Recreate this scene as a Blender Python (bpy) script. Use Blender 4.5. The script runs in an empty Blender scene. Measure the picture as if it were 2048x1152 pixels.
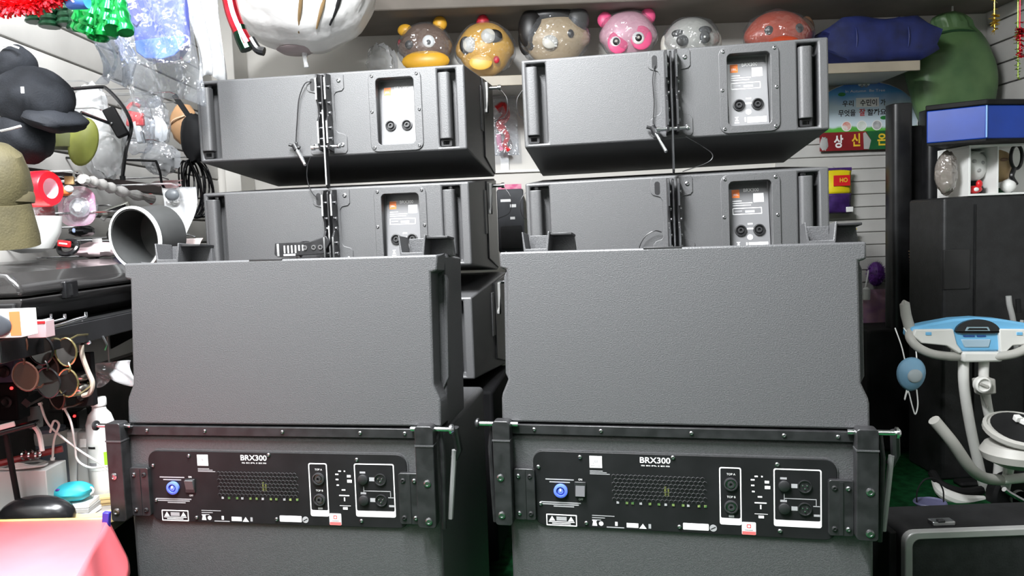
import bpy, math, random
import numpy as np
from mathutils import Matrix, Vector, Euler
random.seed(7)
scene = bpy.context.scene
col = scene.collection
PI = math.pi

# ------------------------------------------------------------------ camera
F_PX, CAM_Z = 1500.0, 1.2
PITCH, ROLL = math.radians(4.3), math.radians(-2.1)
_f = Vector((0, math.cos(PITCH), -math.sin(PITCH)))
_r0 = Vector((1, 0, 0)); _u0 = _r0.cross(_f)
_r = math.cos(ROLL) * _r0 + math.sin(ROLL) * _u0
_u = -math.sin(ROLL) * _r0 + math.cos(ROLL) * _u0
cd = bpy.data.cameras.new('camera'); cd.sensor_width = 36.0; cd.lens = 36.0 * F_PX / 2048.0
cd.clip_start = 0.02
camo = bpy.data.objects.new('camera', cd); col.objects.link(camo)
M = Matrix((_r, _u, -_f)).transposed().to_4x4(); M.translation = (0, 0, CAM_Z)
camo.matrix_world = M
scene.camera = camo

# ------------------------------------------------------------------ world, exposure, ceiling lamps
scene.view_settings.view_transform = 'Standard'; scene.view_settings.look = 'None'
scene.view_settings.gamma = 1.0; scene.view_settings.use_curve_mapping = False
scene.view_settings.exposure = 0.6
w = bpy.data.worlds.new('world'); scene.world = w; w.use_nodes = True
w.node_tree.nodes['Background'].inputs[0].default_value = (0.9, 0.95, 1, 1)
w.node_tree.nodes['Background'].inputs[1].default_value = 0.05
LAMPS = [  # x, y, length along y, width, watts
    (-0.98, 0.62, 1.2, 0.16, 54), (-0.36, 0.85, 1.1, 0.16, 138), (-0.85, -1.5, 1.1, 0.16, 5), (0.75, -0.85, 1.1, 0.16, 9)]
CEIL = 2.75
FZ = 0.17          # floor level
for i, (x, y, ln, wd, e) in enumerate(LAMPS):
    ld = bpy.data.lights.new('tube_light', 'AREA'); ld.shape = 'RECTANGLE'; ld.size = wd; ld.size_y = ln
    ld.energy = e; ld.color = (0.96, 0.98, 1.0)
    lo = bpy.data.objects.new('tube_light', ld); col.objects.link(lo); lo.location = (x, y, CEIL - 0.085)

# ------------------------------------------------------------------ helpers
def at(px, py, Y):
    d = _f + _r * ((px - 1024) / F_PX) - _u * ((py - 576) / F_PX)
    return Vector((0, 0, CAM_Z)) + d * (Y / d.y)
def atx(px, py, X):
    d = _f + _r * ((px - 1024) / F_PX) - _u * ((py - 576) / F_PX)
    return Vector((0, 0, CAM_Z)) + d * (X / d.x)
def atz(px, py, Z):
    d = _f + _r * ((px - 1024) / F_PX) - _u * ((py - 576) / F_PX)
    return Vector((0, 0, CAM_Z)) + d * ((Z - CAM_Z) / d.z)

MATS = {}
def mat(name, c, rough=0.5, metal=0.0, var=0.0, vscale=8.0, bump=0.0, bscale=200.0, c2=None, spec=0.5, coat=0.0, emit=None, estr=0.0, sheen=0.0, detail=3.0):
    if name in MATS: return MATS[name]
    m = bpy.data.materials.new(name); m.use_nodes = True
    nt = m.node_tree; b = nt.nodes['Principled BSDF']
    b.inputs['Base Color'].default_value = (*c, 1); b.inputs['Roughness'].default_value = rough
    b.inputs['Metallic'].default_value = metal; b.inputs['Specular IOR Level'].default_value = spec
    b.inputs['Coat Weight'].default_value = coat; b.inputs['Sheen Weight'].default_value = sheen
    tc = nt.nodes.new('ShaderNodeTexCoord')
    if var > 0 or c2:
        n = nt.nodes.new('ShaderNodeTexNoise'); n.inputs['Scale'].default_value = vscale; n.inputs['Detail'].default_value = detail
        nt.links.new(tc.outputs['Object'], n.inputs['Vector'])
        r = nt.nodes.new('ShaderNodeValToRGB')
        r.color_ramp.elements[0].position = 0.35; r.color_ramp.elements[1].position = 0.65
        k = c2 if c2 else tuple(min(1, x * (1 + var)) for x in c)
        a = c if c2 else tuple(x * (1 - var) for x in c)
        r.color_ramp.elements[0].color = (*a, 1); r.color_ramp.elements[1].color = (*k, 1)
        nt.links.new(n.outputs['Fac'], r.inputs['Fac']); nt.links.new(r.outputs['Color'], b.inputs['Base Color'])
    if bump > 0:
        n2 = nt.nodes.new('ShaderNodeTexNoise'); n2.inputs['Scale'].default_value = bscale; n2.inputs['Detail'].default_value = 2
        nt.links.new(tc.outputs['Object'], n2.inputs['Vector'])
        bp = nt.nodes.new('ShaderNodeBump'); bp.inputs['Strength'].default_value = bump; bp.inputs['Distance'].default_value = 0.002
        nt.links.new(n2.outputs['Fac'], bp.inputs['Height']); nt.links.new(bp.outputs['Normal'], b.inputs['Normal'])
    if emit:
        b.inputs['Emission Color'].default_value = (*emit, 1); b.inputs['Emission Strength'].default_value = estr
    MATS[name] = m; return m

def plastic(name, tint=(0.95, 0.97, 1.0), haze=0.07, gloss=0.22):
    if name in MATS: return MATS[name]
    m = bpy.data.materials.new(name); m.use_nodes = True; nt = m.node_tree
    for n in list(nt.nodes): nt.nodes.remove(n)
    o = nt.nodes.new('ShaderNodeOutputMaterial')
    tr = nt.nodes.new('ShaderNodeBsdfTransparent'); tr.inputs[0].default_value = (*tint, 1)
    gl = nt.nodes.new('ShaderNodeBsdfGlossy'); gl.inputs['Roughness'].default_value = 0.12
    df = nt.nodes.new('ShaderNodeBsdfDiffuse'); df.inputs[0].default_value = (*[min(1, t * 0.9) for t in tint], 1)
    lw = nt.nodes.new('ShaderNodeLayerWeight'); lw.inputs[0].default_value = 0.35
    mu = nt.nodes.new('ShaderNodeMath'); mu.operation = 'MULTIPLY_ADD'; mu.inputs[1].default_value = 0.5; mu.inputs[2].default_value = gloss * 0.3
    mu.use_clamp = True
    nt.links.new(lw.outputs['Facing'], mu.inputs[0])
    tc = nt.nodes.new('ShaderNodeTexCoord')
    n2 = nt.nodes.new('ShaderNodeTexNoise'); n2.inputs['Scale'].default_value = 22; n2.inputs['Detail'].default_value = 2
    nt.links.new(tc.outputs['Object'], n2.inputs['Vector'])
    bp = nt.nodes.new('ShaderNodeBump'); bp.inputs['Strength'].default_value = 1.0; bp.inputs['Distance'].default_value = 0.03
    nt.links.new(n2.outputs['Fac'], bp.inputs['Height']); nt.links.new(bp.outputs['Normal'], gl.inputs['Normal'])
    m1 = nt.nodes.new('ShaderNodeMixShader'); m1.inputs[0].default_value = haze
    nt.links.new(tr.outputs[0], m1.inputs[1]); nt.links.new(df.outputs[0], m1.inputs[2])
    m2 = nt.nodes.new('ShaderNodeMixShader')
    nt.links.new(mu.outputs[0], m2.inputs[0]); nt.links.new(m1.outputs[0], m2.inputs[1]); nt.links.new(gl.outputs[0], m2.inputs[2])
    nt.links.new(m2.outputs[0], o.inputs[0]); MATS[name] = m; return m

class MB:
    def __init__(s): s.v = []; s.f = []
    def add(s, v, f):
        o = len(s.v); s.v += [tuple(p) for p in v]; s.f += [tuple(i + o for i in q) for q in f]; return s
    def box(s, c, d, rot=None):
        x, y, z = (k / 2 for k in d)
        vs = [Vector(p) for p in ((-x,-y,-z),(x,-y,-z),(x,y,-z),(-x,y,-z),(-x,-y,z),(x,-y,z),(x,y,z),(-x,y,z))]
        if rot is not None:
            R = Euler(rot).to_matrix() if not isinstance(rot, Matrix) else rot
            vs = [R @ p for p in vs]
        c = Vector(c)
        return s.add([p + c for p in vs], [(0,3,2,1),(4,5,6,7),(0,1,5,4),(1,2,6,5),(2,3,7,6),(3,0,4,7)])
    def bb(s, x0, x1, y0, y1, z0, z1):
        return s.box(((x0+x1)/2, (y0+y1)/2, (z0+z1)/2), (abs(x1-x0), abs(y1-y0), abs(z1-z0)))
    def prism(s, poly, y0, y1, axis='y'):       # poly in (x,z), extruded along y (or axis z: poly (x,y); x: poly (y,z))
        n = len(poly)
        def mk(a, b, t): return (a, t, b) if axis == 'y' else ((a, b, t) if axis == 'z' else (t, a, b))
        v = [mk(a, b, y0) for a, b in poly] + [mk(a, b, y1) for a, b in poly]
        f = [tuple(range(n)), tuple(range(2*n-1, n-1, -1))] + [(i, i+n, (i+1) % n + n, (i+1) % n) for i in range(n)]
        return s.add(v, f)
    def ring(s, outer, inner, y0, y1):          # frame between two equal-length outlines (x,z)
        n = len(outer); v = []
        for y in (y0, y1):
            v += [(a, y, b) for a, b in outer] + [(a, y, b) for a, b in inner]
        f = []
        for i in range(n):
            j = (i+1) % n
            f += [(i, j, n+j, n+i), (2*n+j, 2*n+i, 3*n+i, 3*n+j), (i, 2*n+i, 2*n+j, j), (n+j, 3*n+j, 3*n+i, n+i)]
        return s.add(v, f)
    def tube(s, pts, r, n=8, cap=True):
        pts = [Vector(p) for p in pts]; k = len(pts)
        rs = r if isinstance(r, (list, tuple)) else [r] * k
        v = []; f = []; up = None
        for i, p in enumerate(pts):
            t = (pts[min(i+1, k-1)] - pts[max(i-1, 0)])
            t = t.normalized() if t.length > 1e-9 else Vector((0, 0, 1))
            if up is None:
                up = Vector((0, 0, 1)) if abs(t.z) < 0.9 else Vector((1, 0, 0))
            a = t.cross(up); a = a.normalized() if a.length > 1e-6 else t.orthogonal().normalized()
            b = a.cross(t).normalized(); up = b
            for q in range(n):
                th = 2 * PI * q / n
                v.append(p + (a * math.cos(th) + b * math.sin(th)) * rs[i])
        for i in range(k-1):
            for q in range(n):
                f.append((i*n+q, i*n+(q+1) % n, (i+1)*n+(q+1) % n, (i+1)*n+q))
        if cap: f += [tuple(range(n-1, -1, -1)), tuple((k-1)*n+q for q in range(n))]
        return s.add(v, f)
    def cyl(s, a, b, r, n=14): return s.tube([a, b], r, n)
    def lathe(s, prof, c=(0,0,0), axis='z', n=24, mod=None):   # prof [(radius, height)]
        v = []; f = []; k = len(prof)
        for i, (r, h) in enumerate(prof):
            for q in range(n):
                th = 2*PI*q/n; rr = r * (mod(th, i) if mod else 1)
                a, b = rr*math.cos(th), rr*math.sin(th)
                p = (a, b, h) if axis == 'z' else ((a, h, b) if axis == 'y' else (h, a, b))
                v.append((p[0]+c[0], p[1]+c[1], p[2]+c[2]))
        for i in range(k-1):
            for q in range(n): f.append((i*n+q, i*n+(q+1) % n, (i+1)*n+(q+1) % n, (i+1)*n+q))
        loop_ = k <= 3 or prof[0] == prof[-1]
        if prof[0][0] > 1e-5 and not loop_: f.append(tuple(range(n-1, -1, -1)))
        if prof[-1][0] > 1e-5 and not loop_: f.append(tuple((k-1)*n+q for q in range(n)))
        return s.add(v, f)
    def ball(s, c, r, nu=20, nv=12, fn=None):
        r = (r, r, r) if not isinstance(r, (list, tuple)) else r
        v = []; f = []
        for i in range(nv+1):
            ph = PI*i/nv
            for q in range(nu):
                th = 2*PI*q/nu
                p = Vector((math.sin(ph)*math.cos(th), math.sin(ph)*math.sin(th), math.cos(ph)))
                k = fn(p) if fn else 1
                v.append((c[0]+p.x*r[0]*k, c[1]+p.y*r[1]*k, c[2]+p.z*r[2]*k))
        for i in range(nv):
            for q in range(nu): f.append((i*nu+q, (i+1)*nu+q, (i+1)*nu+(q+1) % nu, i*nu+(q+1) % nu))
        return s.add(v, f)
    def patch(s, fn, nu, nv):
        v = [fn(i/nu, j/nv) for j in range(nv+1) for i in range(nu+1)]
        f = [(j*(nu+1)+i, j*(nu+1)+i+1, (j+1)*(nu+1)+i+1, (j+1)*(nu+1)+i) for j in range(nv) for i in range(nu)]
        return s.add(v, f)
    def build(s, name, m, parent=None, loc=None, rot=None, bevel=0, seg=2, smooth=True, solid=0, sub=0, ang=35):
        me = bpy.data.meshes.new(name); me.from_pydata(s.v, [], s.f); me.update()
        import bmesh
        bm = bmesh.new(); bm.from_mesh(me); bmesh.ops.remove_doubles(bm, verts=bm.verts, dist=1e-6)
        bmesh.ops.recalc_face_normals(bm, faces=bm.faces); bm.to_mesh(me); bm.free()
        o = bpy.data.objects.new(name, me); col.objects.link(o); me.materials.append(m)
        if parent: o.parent = parent
        if loc is not None: o.location = loc
        if rot is not None: o.rotation_euler = rot
        if solid:
            d = o.modifiers.new('solid', 'SOLIDIFY'); d.thickness = solid; d.offset = 0
        if bevel:
            d = o.modifiers.new('bevel', 'BEVEL'); d.width = bevel; d.segments = seg; d.limit_method = 'ANGLE'; d.angle_limit = math.radians(40)
        if sub:
            d = o.modifiers.new('sub', 'SUBSURF'); d.levels = sub; d.render_levels = sub
        if smooth:
            for p in me.polygons: p.use_smooth = True
            try: me.set_sharp_from_angle(angle=math.radians(ang))
            except Exception: pass
        return o

def tag(o, label, cat, group=None, kind=None):
    o['label'] = label; o['category'] = cat
    if group: o['group'] = group
    if kind: o['kind'] = kind
    return o
def thing(name, label, cat, loc=(0,0,0), rot=(0,0,0), group=None, mode=None):
    o = bpy.data.objects.new(name, None); col.objects.link(o); o.empty_display_size = 0.05
    if mode: o.rotation_mode = mode
    o.location = loc; o.rotation_euler = rot
    return tag(o, label, cat, group)
def struct(o): o['kind'] = 'structure'; return o
def rrect(x0, x1, z0, z1, r, n=5):
    out = []
    for cx, cz, a in ((x1-r, z1-r, 0), (x0+r, z1-r, 90), (x0+r, z0+r, 180), (x1-r, z0+r, 270)):
        for k in range(n+1):
            t = math.radians(a + 90*k/n); out.append((cx + r*math.cos(t), cz + r*math.sin(t)))
    return out
def bez(pts, n=24):           # smooth curve through points (Catmull-Rom)
    P = [Vector(p) for p in pts]; P = [2*P[0]-P[1]] + P + [2*P[-1]-P[-2]]; out = []
    m = len(P) - 3
    for i in range(m):
        a, b, c, d = P[i:i+4]
        for k in range(max(2, n//m)):
            t = k / max(2, n//m)
            out.append(0.5*((2*b)+(c-a)*t+(2*a-5*b+4*c-d)*t*t+(3*b-a-3*c+d)*t**3))
    out.append(P[-2]); return out
def text(name, s, m, parent, x0, x1, z0, z1, y, rot=None, bold=0.0):   # flat lettering fitted to a box in the (x,z) plane at depth y
    cu = bpy.data.curves.new(name, 'FONT'); cu.body = s; cu.offset = bold; cu.resolution_u = 3
    tmp = bpy.data.objects.new(name, cu); col.objects.link(tmp)
    bpy.context.view_layer.update()
    me = bpy.data.meshes.new_from_object(tmp.evaluated_get(bpy.context.evaluated_depsgraph_get()))
    bpy.data.objects.remove(tmp)
    if len(me.vertices) == 0: return None
    xs = [v.co.x for v in me.vertices]; ys = [v.co.y for v in me.vertices]
    ax, bx, ay, by = min(xs), max(xs), min(ys), max(ys)
    for v in me.vertices:
        v.co = ((v.co.x-ax)/max(1e-6, bx-ax)*(x1-x0)+x0, y, (v.co.y-ay)/max(1e-6, by-ay)*(z1-z0)+z0)
    me.name = name; me.materials.clear(); me.materials.append(m)
    o = bpy.data.objects.new(name, me); col.objects.link(o); o.parent = parent
    return o

# ------------------------------------------------------------------ materials
m_cab = mat('speaker_paint', (0.060, 0.0605, 0.063), 0.45, var=0.14, vscale=420, bump=0.35, bscale=420, spec=0.5)
m_cab2 = mat('array_paint', (0.055, 0.0555, 0.0575), 0.52, var=0.16, vscale=420, bump=0.25, bscale=420, spec=1.0)
m_dark = mat('dark_plastic', (0.012, 0.012, 0.013), 0.45, var=0.2, vscale=30)
m_panel = mat('panel_black', (0.008, 0.008, 0.0088), 0.5, var=0.2, vscale=20, spec=0.25)
m_steel_bk = mat('black_steel', (0.016, 0.016, 0.017), 0.38, var=0.3, vscale=40, bump=0.1, bscale=90, spec=0.4)
m_chrome = mat('chrome', (0.75, 0.76, 0.78), 0.18, 1.0, var=0.1)
m_screw = mat('screw_steel', (0.35, 0.35, 0.36), 0.3, 1.0, var=0.1)
m_white = mat('white_print', (0.82, 0.82, 0.82), 0.5, var=0.03)
m_grey_print = mat('grey_print', (0.30, 0.30, 0.31), 0.5, var=0.05)
m_orange = mat('orange_print', (0.85, 0.20, 0.03), 0.45, var=0.05)
m_red_print = mat('red_print', (0.75, 0.05, 0.05), 0.5, var=0.05)
m_lab = mat('label_plate', (0.15, 0.15, 0.155), 0.24, var=0.05, spec=0.7)
m_blue_con = mat('blue_connector', (0.10, 0.17, 0.75), 0.35, var=0.05)
m_wall = mat('wall_paint', (0.64, 0.62, 0.58), 0.6, var=0.06, vscale=3, bump=0.05, bscale=60)
m_slat = mat('slat_white', (0.50, 0.49, 0.47), 0.45, var=0.07, vscale=6, bump=0.05, bscale=40)
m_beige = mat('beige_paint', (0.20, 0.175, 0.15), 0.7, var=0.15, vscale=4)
m_greenfloor = mat('green_carpet', (0.005, 0.055, 0.016), 0.95, var=0.35, vscale=30, bump=0.8, bscale=300, spec=0.1)
m_bk = mat('black_gloss', (0.010, 0.010, 0.011), 0.25, var=0.3, vscale=10)
m_bkm = mat('black_matte', (0.009, 0.009, 0.0095), 0.65, var=0.3, vscale=12, bump=0.1, bscale=80, spec=0.2)
m_clear = plastic('clear_plastic')
m_clear2 = plastic('clear_plastic_hazy', (0.93, 0.94, 0.95), 0.38, 0.3)
m_whitep = mat('white_plastic', (0.80, 0.80, 0.78), 0.35, var=0.03)
m_greyp = mat('grey_plastic', (0.40, 0.40, 0.39), 0.4, var=0.06)
m_red = mat('red_plastic', (0.65, 0.015, 0.02), 0.35, var=0.1)
m_pink = mat('pink_plastic', (0.80, 0.30, 0.42), 0.4, var=0.06)

# ------------------------------------------------------------------ the room
LX, RX, BY, FY = -1.40, 2.30, 3.62, -2.6
b = MB(); b.bb(LX-.1, RX+.1, FY, BY+.1, FZ-.1, FZ); struct(b.build('floor', m_greenfloor))
b = MB(); b.bb(LX-.1, RX+.1, FY, BY+.1, CEIL, CEIL+.1); struct(b.build('ceiling', mat('ceiling_paint', (0.6,0.59,0.57), .8, var=.05)))
wb = MB().bb(LX-.1, RX+.1, BY, BY+.1, FZ, CEIL).build('wall_back', m_wall); struct(wb)
wl = MB().bb(LX-.1, LX, FY, BY, FZ, CEIL).build('wall_left', mat('wall_left_groove', (0.25,0.24,0.23), .7, var=.1)); struct(wl)
wr = MB().bb(RX, RX+.1, FY, BY, FZ, CEIL).build('wall_right', mat('wall_right_groove', (0.25,0.24,0.23), .7, var=.1)); struct(wr)
wf = MB().bb(LX-.1, RX+.1, FY-.1, FY, FZ, CEIL).build('wall_front', mat('front_wall_low_bounce', (.06,.06,.065), .6, var=.2)); struct(wf)  # unseen wall behind the camera, colour darkened to cut bounced light
# slat boards, each its own piece
sl = MB(); sl.prism([(0, -.045), (.016, -.045), (.018, -.040), (.018, .040), (.016, .045), (0, .045)], FY+.01, BY-.01)
z = 0.86; first = None
while z < 2.70:
    if first is None: o = sl.build('slat', m_slat, wl, (LX, 0, z)); first = o
    else:
        o = first.copy(); col.objects.link(o); o.parent = wl; o.location = (LX, 0, z)
    z += 0.098
first = None; z = 0.86
while z < 2.70:
    if first is None: o = sl.build('slat', m_slat, wr, (RX, 0, z), (0, 0, PI)); o.location.y = BY+FY; first = o
    else:
        o = first.copy(); col.objects.link(o); o.parent = wr; o.location = (RX, BY+FY, z)
    z += 0.098
sb = MB().prism([(0, -.0285), (-.012, -.0285), (-.014, -.026), (-.014, .026), (-.012, .0285), (0, .0285)], 1.28, RX-.03, axis='x')
first = None; z = 0.5
while z < 1.72:
    if first is None: o = sb.build('slat', m_slat, wb, (0, BY, z)); first = o
    else:
        o = first.copy(); col.objects.link(o); o.parent = wb; o.location = (0, BY, z)
    z += 0.0605
# added dark board, its colour the shade on the lower left slat wall
o = MB().bb(LX, LX+.02, 0.8, 3.3, FZ, 0.80).build('trim_1', mat('lower_wall_shade', (0.035,0.028,0.026), .6, var=.4, vscale=9)); struct(o)
# soffit beam above the mask shelf, white strip at its foot
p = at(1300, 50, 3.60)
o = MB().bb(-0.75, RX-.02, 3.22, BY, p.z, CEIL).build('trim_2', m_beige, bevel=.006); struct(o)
# white corner post
p0 = at(447, 100, 3.45); p1 = at(470, 100, 3.45)
o = MB().bb(p0.x-.02, p1.x, 3.42, 3.60, 0.8, CEIL).build('trim_3', m_wall, bevel=.004); struct(o)

# ceiling lamps (fittings)
for i, (x, y, ln, wd, e) in enumerate(LAMPS):
    t = thing('ceiling_light', ['long white ceiling lamp above the left speakers','long white ceiling lamp between the two speaker stacks','long white ceiling lamp behind the camera at left','long white ceiling lamp behind the camera at right'][i], 'ceiling lamp', (x, y, CEIL), group='ceiling lamps')
    MB().bb(-wd/2-.03, wd/2+.03, -ln/2-.03, ln/2+.03, -.07, -.001).build('housing', m_whitep, t, bevel=.006)
    MB().bb(-wd/2, wd/2, -ln/2, ln/2, -.08, -.07).build('diffuser', mat('lamp_diffuser', (.9,.9,.9), .5, emit=(.96,.98,1), estr=6), t)

# ------------------------------------------------------------------ speakers
def head(parent, x, z, y, r=.006, m=m_screw, name='screw', z0=0):
    b = MB(); b.lathe([(r, 0), (r*.95, -.0018), (r*.55, -.003), (r*.5, -.0012), (0, -.0010)], axis='y', n=12)
    o = b.build(name, m, parent, (x, y, z+z0)); return o
_share = {}
def scopy(key, maker, parent, loc, rot=None):      # first one is made, the others share its mesh
    if key not in _share:
        o = maker(parent); _share[key] = o
    else:
        s = _share[key]; o = s.copy(); col.objects.link(o); o.parent = parent
    o.location = loc
    if rot is not None: o.rotation_euler = rot
    return o
def screw(parent, x, z, y, r=.006, z0=0, m=m_screw):
    return scopy(('screw', r, m.name), lambda p: head(p, 0, 0, 0, r, m), parent, (x, y, z+z0))

AW, AH, AD, FL = .80, .236, .52, .042
def heightfield(xc, zc, dep, depth, W, H, flare):
    b = MB(); nx, nz = len(xc)-1, len(zc)-1      # zc descending
    d = [[0]*nz for _ in range(nx)]
    for (i, j), k in dep.items(): d[i][j] = k
    for i in range(nx):
        for j in range(nz):
            y = d[i][j]; b.add([(xc[i], y, zc[j]), (xc[i+1], y, zc[j]), (xc[i+1], y, zc[j+1]), (xc[i], y, zc[j+1])], [(0,1,2,3)])
            if i+1 < nx and d[i+1][j] != y:
                y2 = d[i+1][j]; b.add([(xc[i+1], y, zc[j]), (xc[i+1], y2, zc[j]), (xc[i+1], y2, zc[j+1]), (xc[i+1], y, zc[j+1])], [(0,1,2,3)])
            if j+1 < nz and d[i][j+1] != y:
                y2 = d[i][j+1]; b.add([(xc[i], y, zc[j+1]), (xc[i+1], y, zc[j+1]), (xc[i+1], y2, zc[j+1]), (xc[i], y2, zc[j+1])], [(0,1,2,3)])
    x0, x1 = xc[0], xc[-1]; zt, zb = zc[0], zc[-1]; y1 = depth; ft, fb = zt+flare, zb-flare
    b.add([(x0,y1,ft),(x1,y1,ft),(x1,y1,fb),(x0,y1,fb)], [(0,3,2,1)])
    b.add([(x,0,zt) for x in xc]+[(x1,y1,ft),(x0,y1,ft)], [tuple(range(len(xc)+2))])
    b.add([(x,0,zb) for x in xc]+[(x1,y1,fb),(x0,y1,fb)], [tuple(range(len(xc)+2))])
    b.add([(x0,0,zz) for zz in zc]+[(x0,y1,fb),(x0,y1,ft)], [tuple(range(len(zc)+2))])
    b.add([(x1,0,zz) for zz in zc]+[(x1,y1,fb),(x1,y1,ft)], [tuple(range(len(zc)+2))])
    return b

def array_speaker(label, loc, yaw, rol, variant):
    t = thing('line_array_speaker', label, 'loudspeaker', loc, (0, rol, yaw), 'line array speakers stacked behind', 'YXZ')
    H = AH + FL            # base of the thing: lowest front edge
    xc = [-.4, -.387, -.335, .142, .254, .322, .374, .4]; zc = [0, -.010, -.024, -.213, -.226, -AH]
    dep = {(1,1): .045, (1,2): .045, (1,3): .045, (5,1): .045, (5,2): .045, (5,3): .045, (3,2): .036}
    L = (0, 0, H)
    heightfield(xc, zc, dep, AD, AW, AH, FL).build('cabinet', m_cab2, t, L, bevel=.006, seg=3)
    # grab handles
    for x0, x1 in ((-.390, -.357), (.324, .358)):
        b = MB(); pr = rrect(x0, x1, -.010, .026, .010, 4)
        h = MB().prism(pr, -.020, -.204, axis='z').build('handle', m_cab2, t, L, bevel=.002)
        hs = screw(h, (x0+x1)/2, -.013, .030, .0075)
        e = MB().ring(rrect(x0+.002, x1-.002, -.225, -.206, .004), rrect(x0+.008, x1-.008, -.220, -.210, .002), .002, .014).build('handle_end', m_dark, h)
    # input plate
    f = MB().ring(rrect(.122, .276, -.231, -.006, .022), rrect(.144, .254, -.212, -.025, .012), -.004, .001).build('input_frame', m_cab2, t, L, bevel=.0015)
    for x, z in ((.134, -.018), (.264, -.018), (.130, -.118), (.268, -.118), (.134, -.219), (.264, -.219)): screw(f, x, z, -.004, .0045)
    pl = MB().prism(rrect(.149, .252, -.210, -.032, .004), .016, .0215).build('input_plate', m_lab, t, L)
    th_ = -.12; R_p = Matrix.Rotation(th_, 3, 'X'); pv = Vector((0, .012, -.21)); pl.rotation_euler = (th_, 0, 0); pl.location = Vector(L) + pv - R_p @ pv
    yy = .0155
    MB().bb(.157, .177, yy, yy+.001, -.066, -.044).build('logo', m_orange, pl)
    text('logo_letters', 'JBL', m_white, pl, .159, .175, -.062, -.055, yy-.0004)
    text('model_name', 'BRX300', m_white, pl, .188, .228, -.051, -.042, yy)
    MB().bb(.213, .240, yy, yy+.001, -.080, -.056).build('white_sticker', m_white, pl)
    b = MB()
    for k, (a, c) in enumerate(((.158, .182), (.158, .210), (.158, .206))): b.bb(a, c, yy, yy+.0008, -.074-.006*k-.002, -.074-.006*k)
    b.build('fine_print', m_white, pl)['kind'] = 'stuff'
    MB().ring(rrect(.157, .234, -.112, -.094, .001, 1), rrect(.159, .232, -.110, -.096, .001, 1), yy, yy+.001).build('rating_box', m_white, pl)
    MB().bb(.190, .215, yy, yy+.0008, -.108, -.101).bb(.162, .182, yy, yy+.0008, -.104, -.101).build('rating_print', m_grey_print, pl)
    for x in (.176, .224):
        c = MB().lathe([(.0155, 0), (.0155, -.005), (.0125, -.0055), (.0120, -.001), (.008, -.0008), (.0075, -.006), (.004, -.006), (.0038, -.001), (0, -.001)], axis='y', n=24).build('connector', m_dark, pl, (x, yy+.001, -.155))
        MB().lathe([(.0108, -.002), (.0100, -.003), (.0092, -.002)], axis='y', n=24).build('contact_ring', m_screw, c)
    MB().bb(.195, .208, yy, yy+.0008, -.140, -.136).bb(.193, .209, yy, yy+.0008, -.153, -.149).build('port_names', m_white, pl)
    MB().lathe([(.0075, 0), (.0075, -.0006), (.0055, -.0006), (.0055, 0)], (.2, yy+.0004, -.174), 'y', 16).build('mark_ring', m_white, pl)
    MB().prism([(.164,-.186),(.174,-.186),(.170,-.191),(.174,-.197),(.164,-.197),(.168,-.191)], yy, yy+.0008).bb(.163, .175, yy, yy+.0008, -.203, -.200).build('disposal_mark', m_white, pl)
    MB().bb(.196, .246, yy, yy+.0008, -.203, -.188).bb(.189, .193, yy, yy+.0008, -.200, -.188).build('serial_sticker', m_white, pl)
    # rigging plate with waisted outline
    o1 = [(-.055,-.004),(.046,-.004),(.050,-.009),(.050,-.046),(.044,-.053),(.026,-.056),(.020,-.064),(.020,-.160),(.026,-.170),(.046,-.176),(.052,-.184),(.052,-.222),(.046,-.230),(-.052,-.230),(-.058,-.224),(-.058,-.184),(-.050,-.174),(-.036,-.170),(-.030,-.162),(-.030,-.066),(-.036,-.056),(-.055,-.050),(-.060,-.044),(-.060,-.010)]
    rp = MB().prism(o1, -.003, .002).build('rigging_plate', m_cab2, t, L, bevel=.001)
    MB().prism(rrect(-.050, -.036, -.050, -.014, .0068), -.0034, 0).build('slot', m_dark, rp)
    for x, z in ((.036, -.024), (.038, -.206), (-.044, -.206)): screw(rp, x, z, -.003, .006)
    # rigging fins and link
    for x in (-.016, .010):
        fin = MB().prism([(-.001,-.006),(-.040,-.010),(-.046,-.024),(-.046,-.080),(-.034,-.100),(-.034,-.126),(-.046,-.140),(-.046,-.206),(-.040,-.222),(-.001,-.226)], x-.003, x+.003, axis='x').build('rigging_fin', m_steel_bk, t, L, bevel=.001)
        MB().bb(x-.0022, x+.0022, -.0482, -.0458, -.082, -.022).build('chrome_edge', m_chrome, fin); MB().bb(x-.0022, x+.0022, -.0482, -.0458, -.204, -.142).build('chrome_edge', m_chrome, fin)  # chrome strips along the black fin edges
        for zz in (-.045, -.090, -.118, -.160, -.190):
            MB().lathe([(.0055, 0), (.0055, .004), (.003, .0055), (0, .0055)], (x+.003, -.026, zz), 'x', 12).build('rivet', m_screw, fin)
    z1 = -.330 if variant in (0, 2) else -.235
    lk = MB().prism(rrect(-.036, -.014, z1, -.010, .010), -.006, -.001, axis='x').build('link_bar', m_steel_bk, t, L, bevel=.001)
    MB().bb(-.0055, -.0015, -.0385, -.0355, z1+.01, -.11).build('chrome_edge', m_chrome, lk)
    pin = MB().cyl((-.038, -.028, -.212), (.034, -.028, -.212), .0055).ball((.036, -.028, -.212), .0075, 12, 8).cyl((-.045, -.028, -.212), (-.036, -.028, -.212), .0085).build('lock_pin', m_chrome, t, L)
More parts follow.
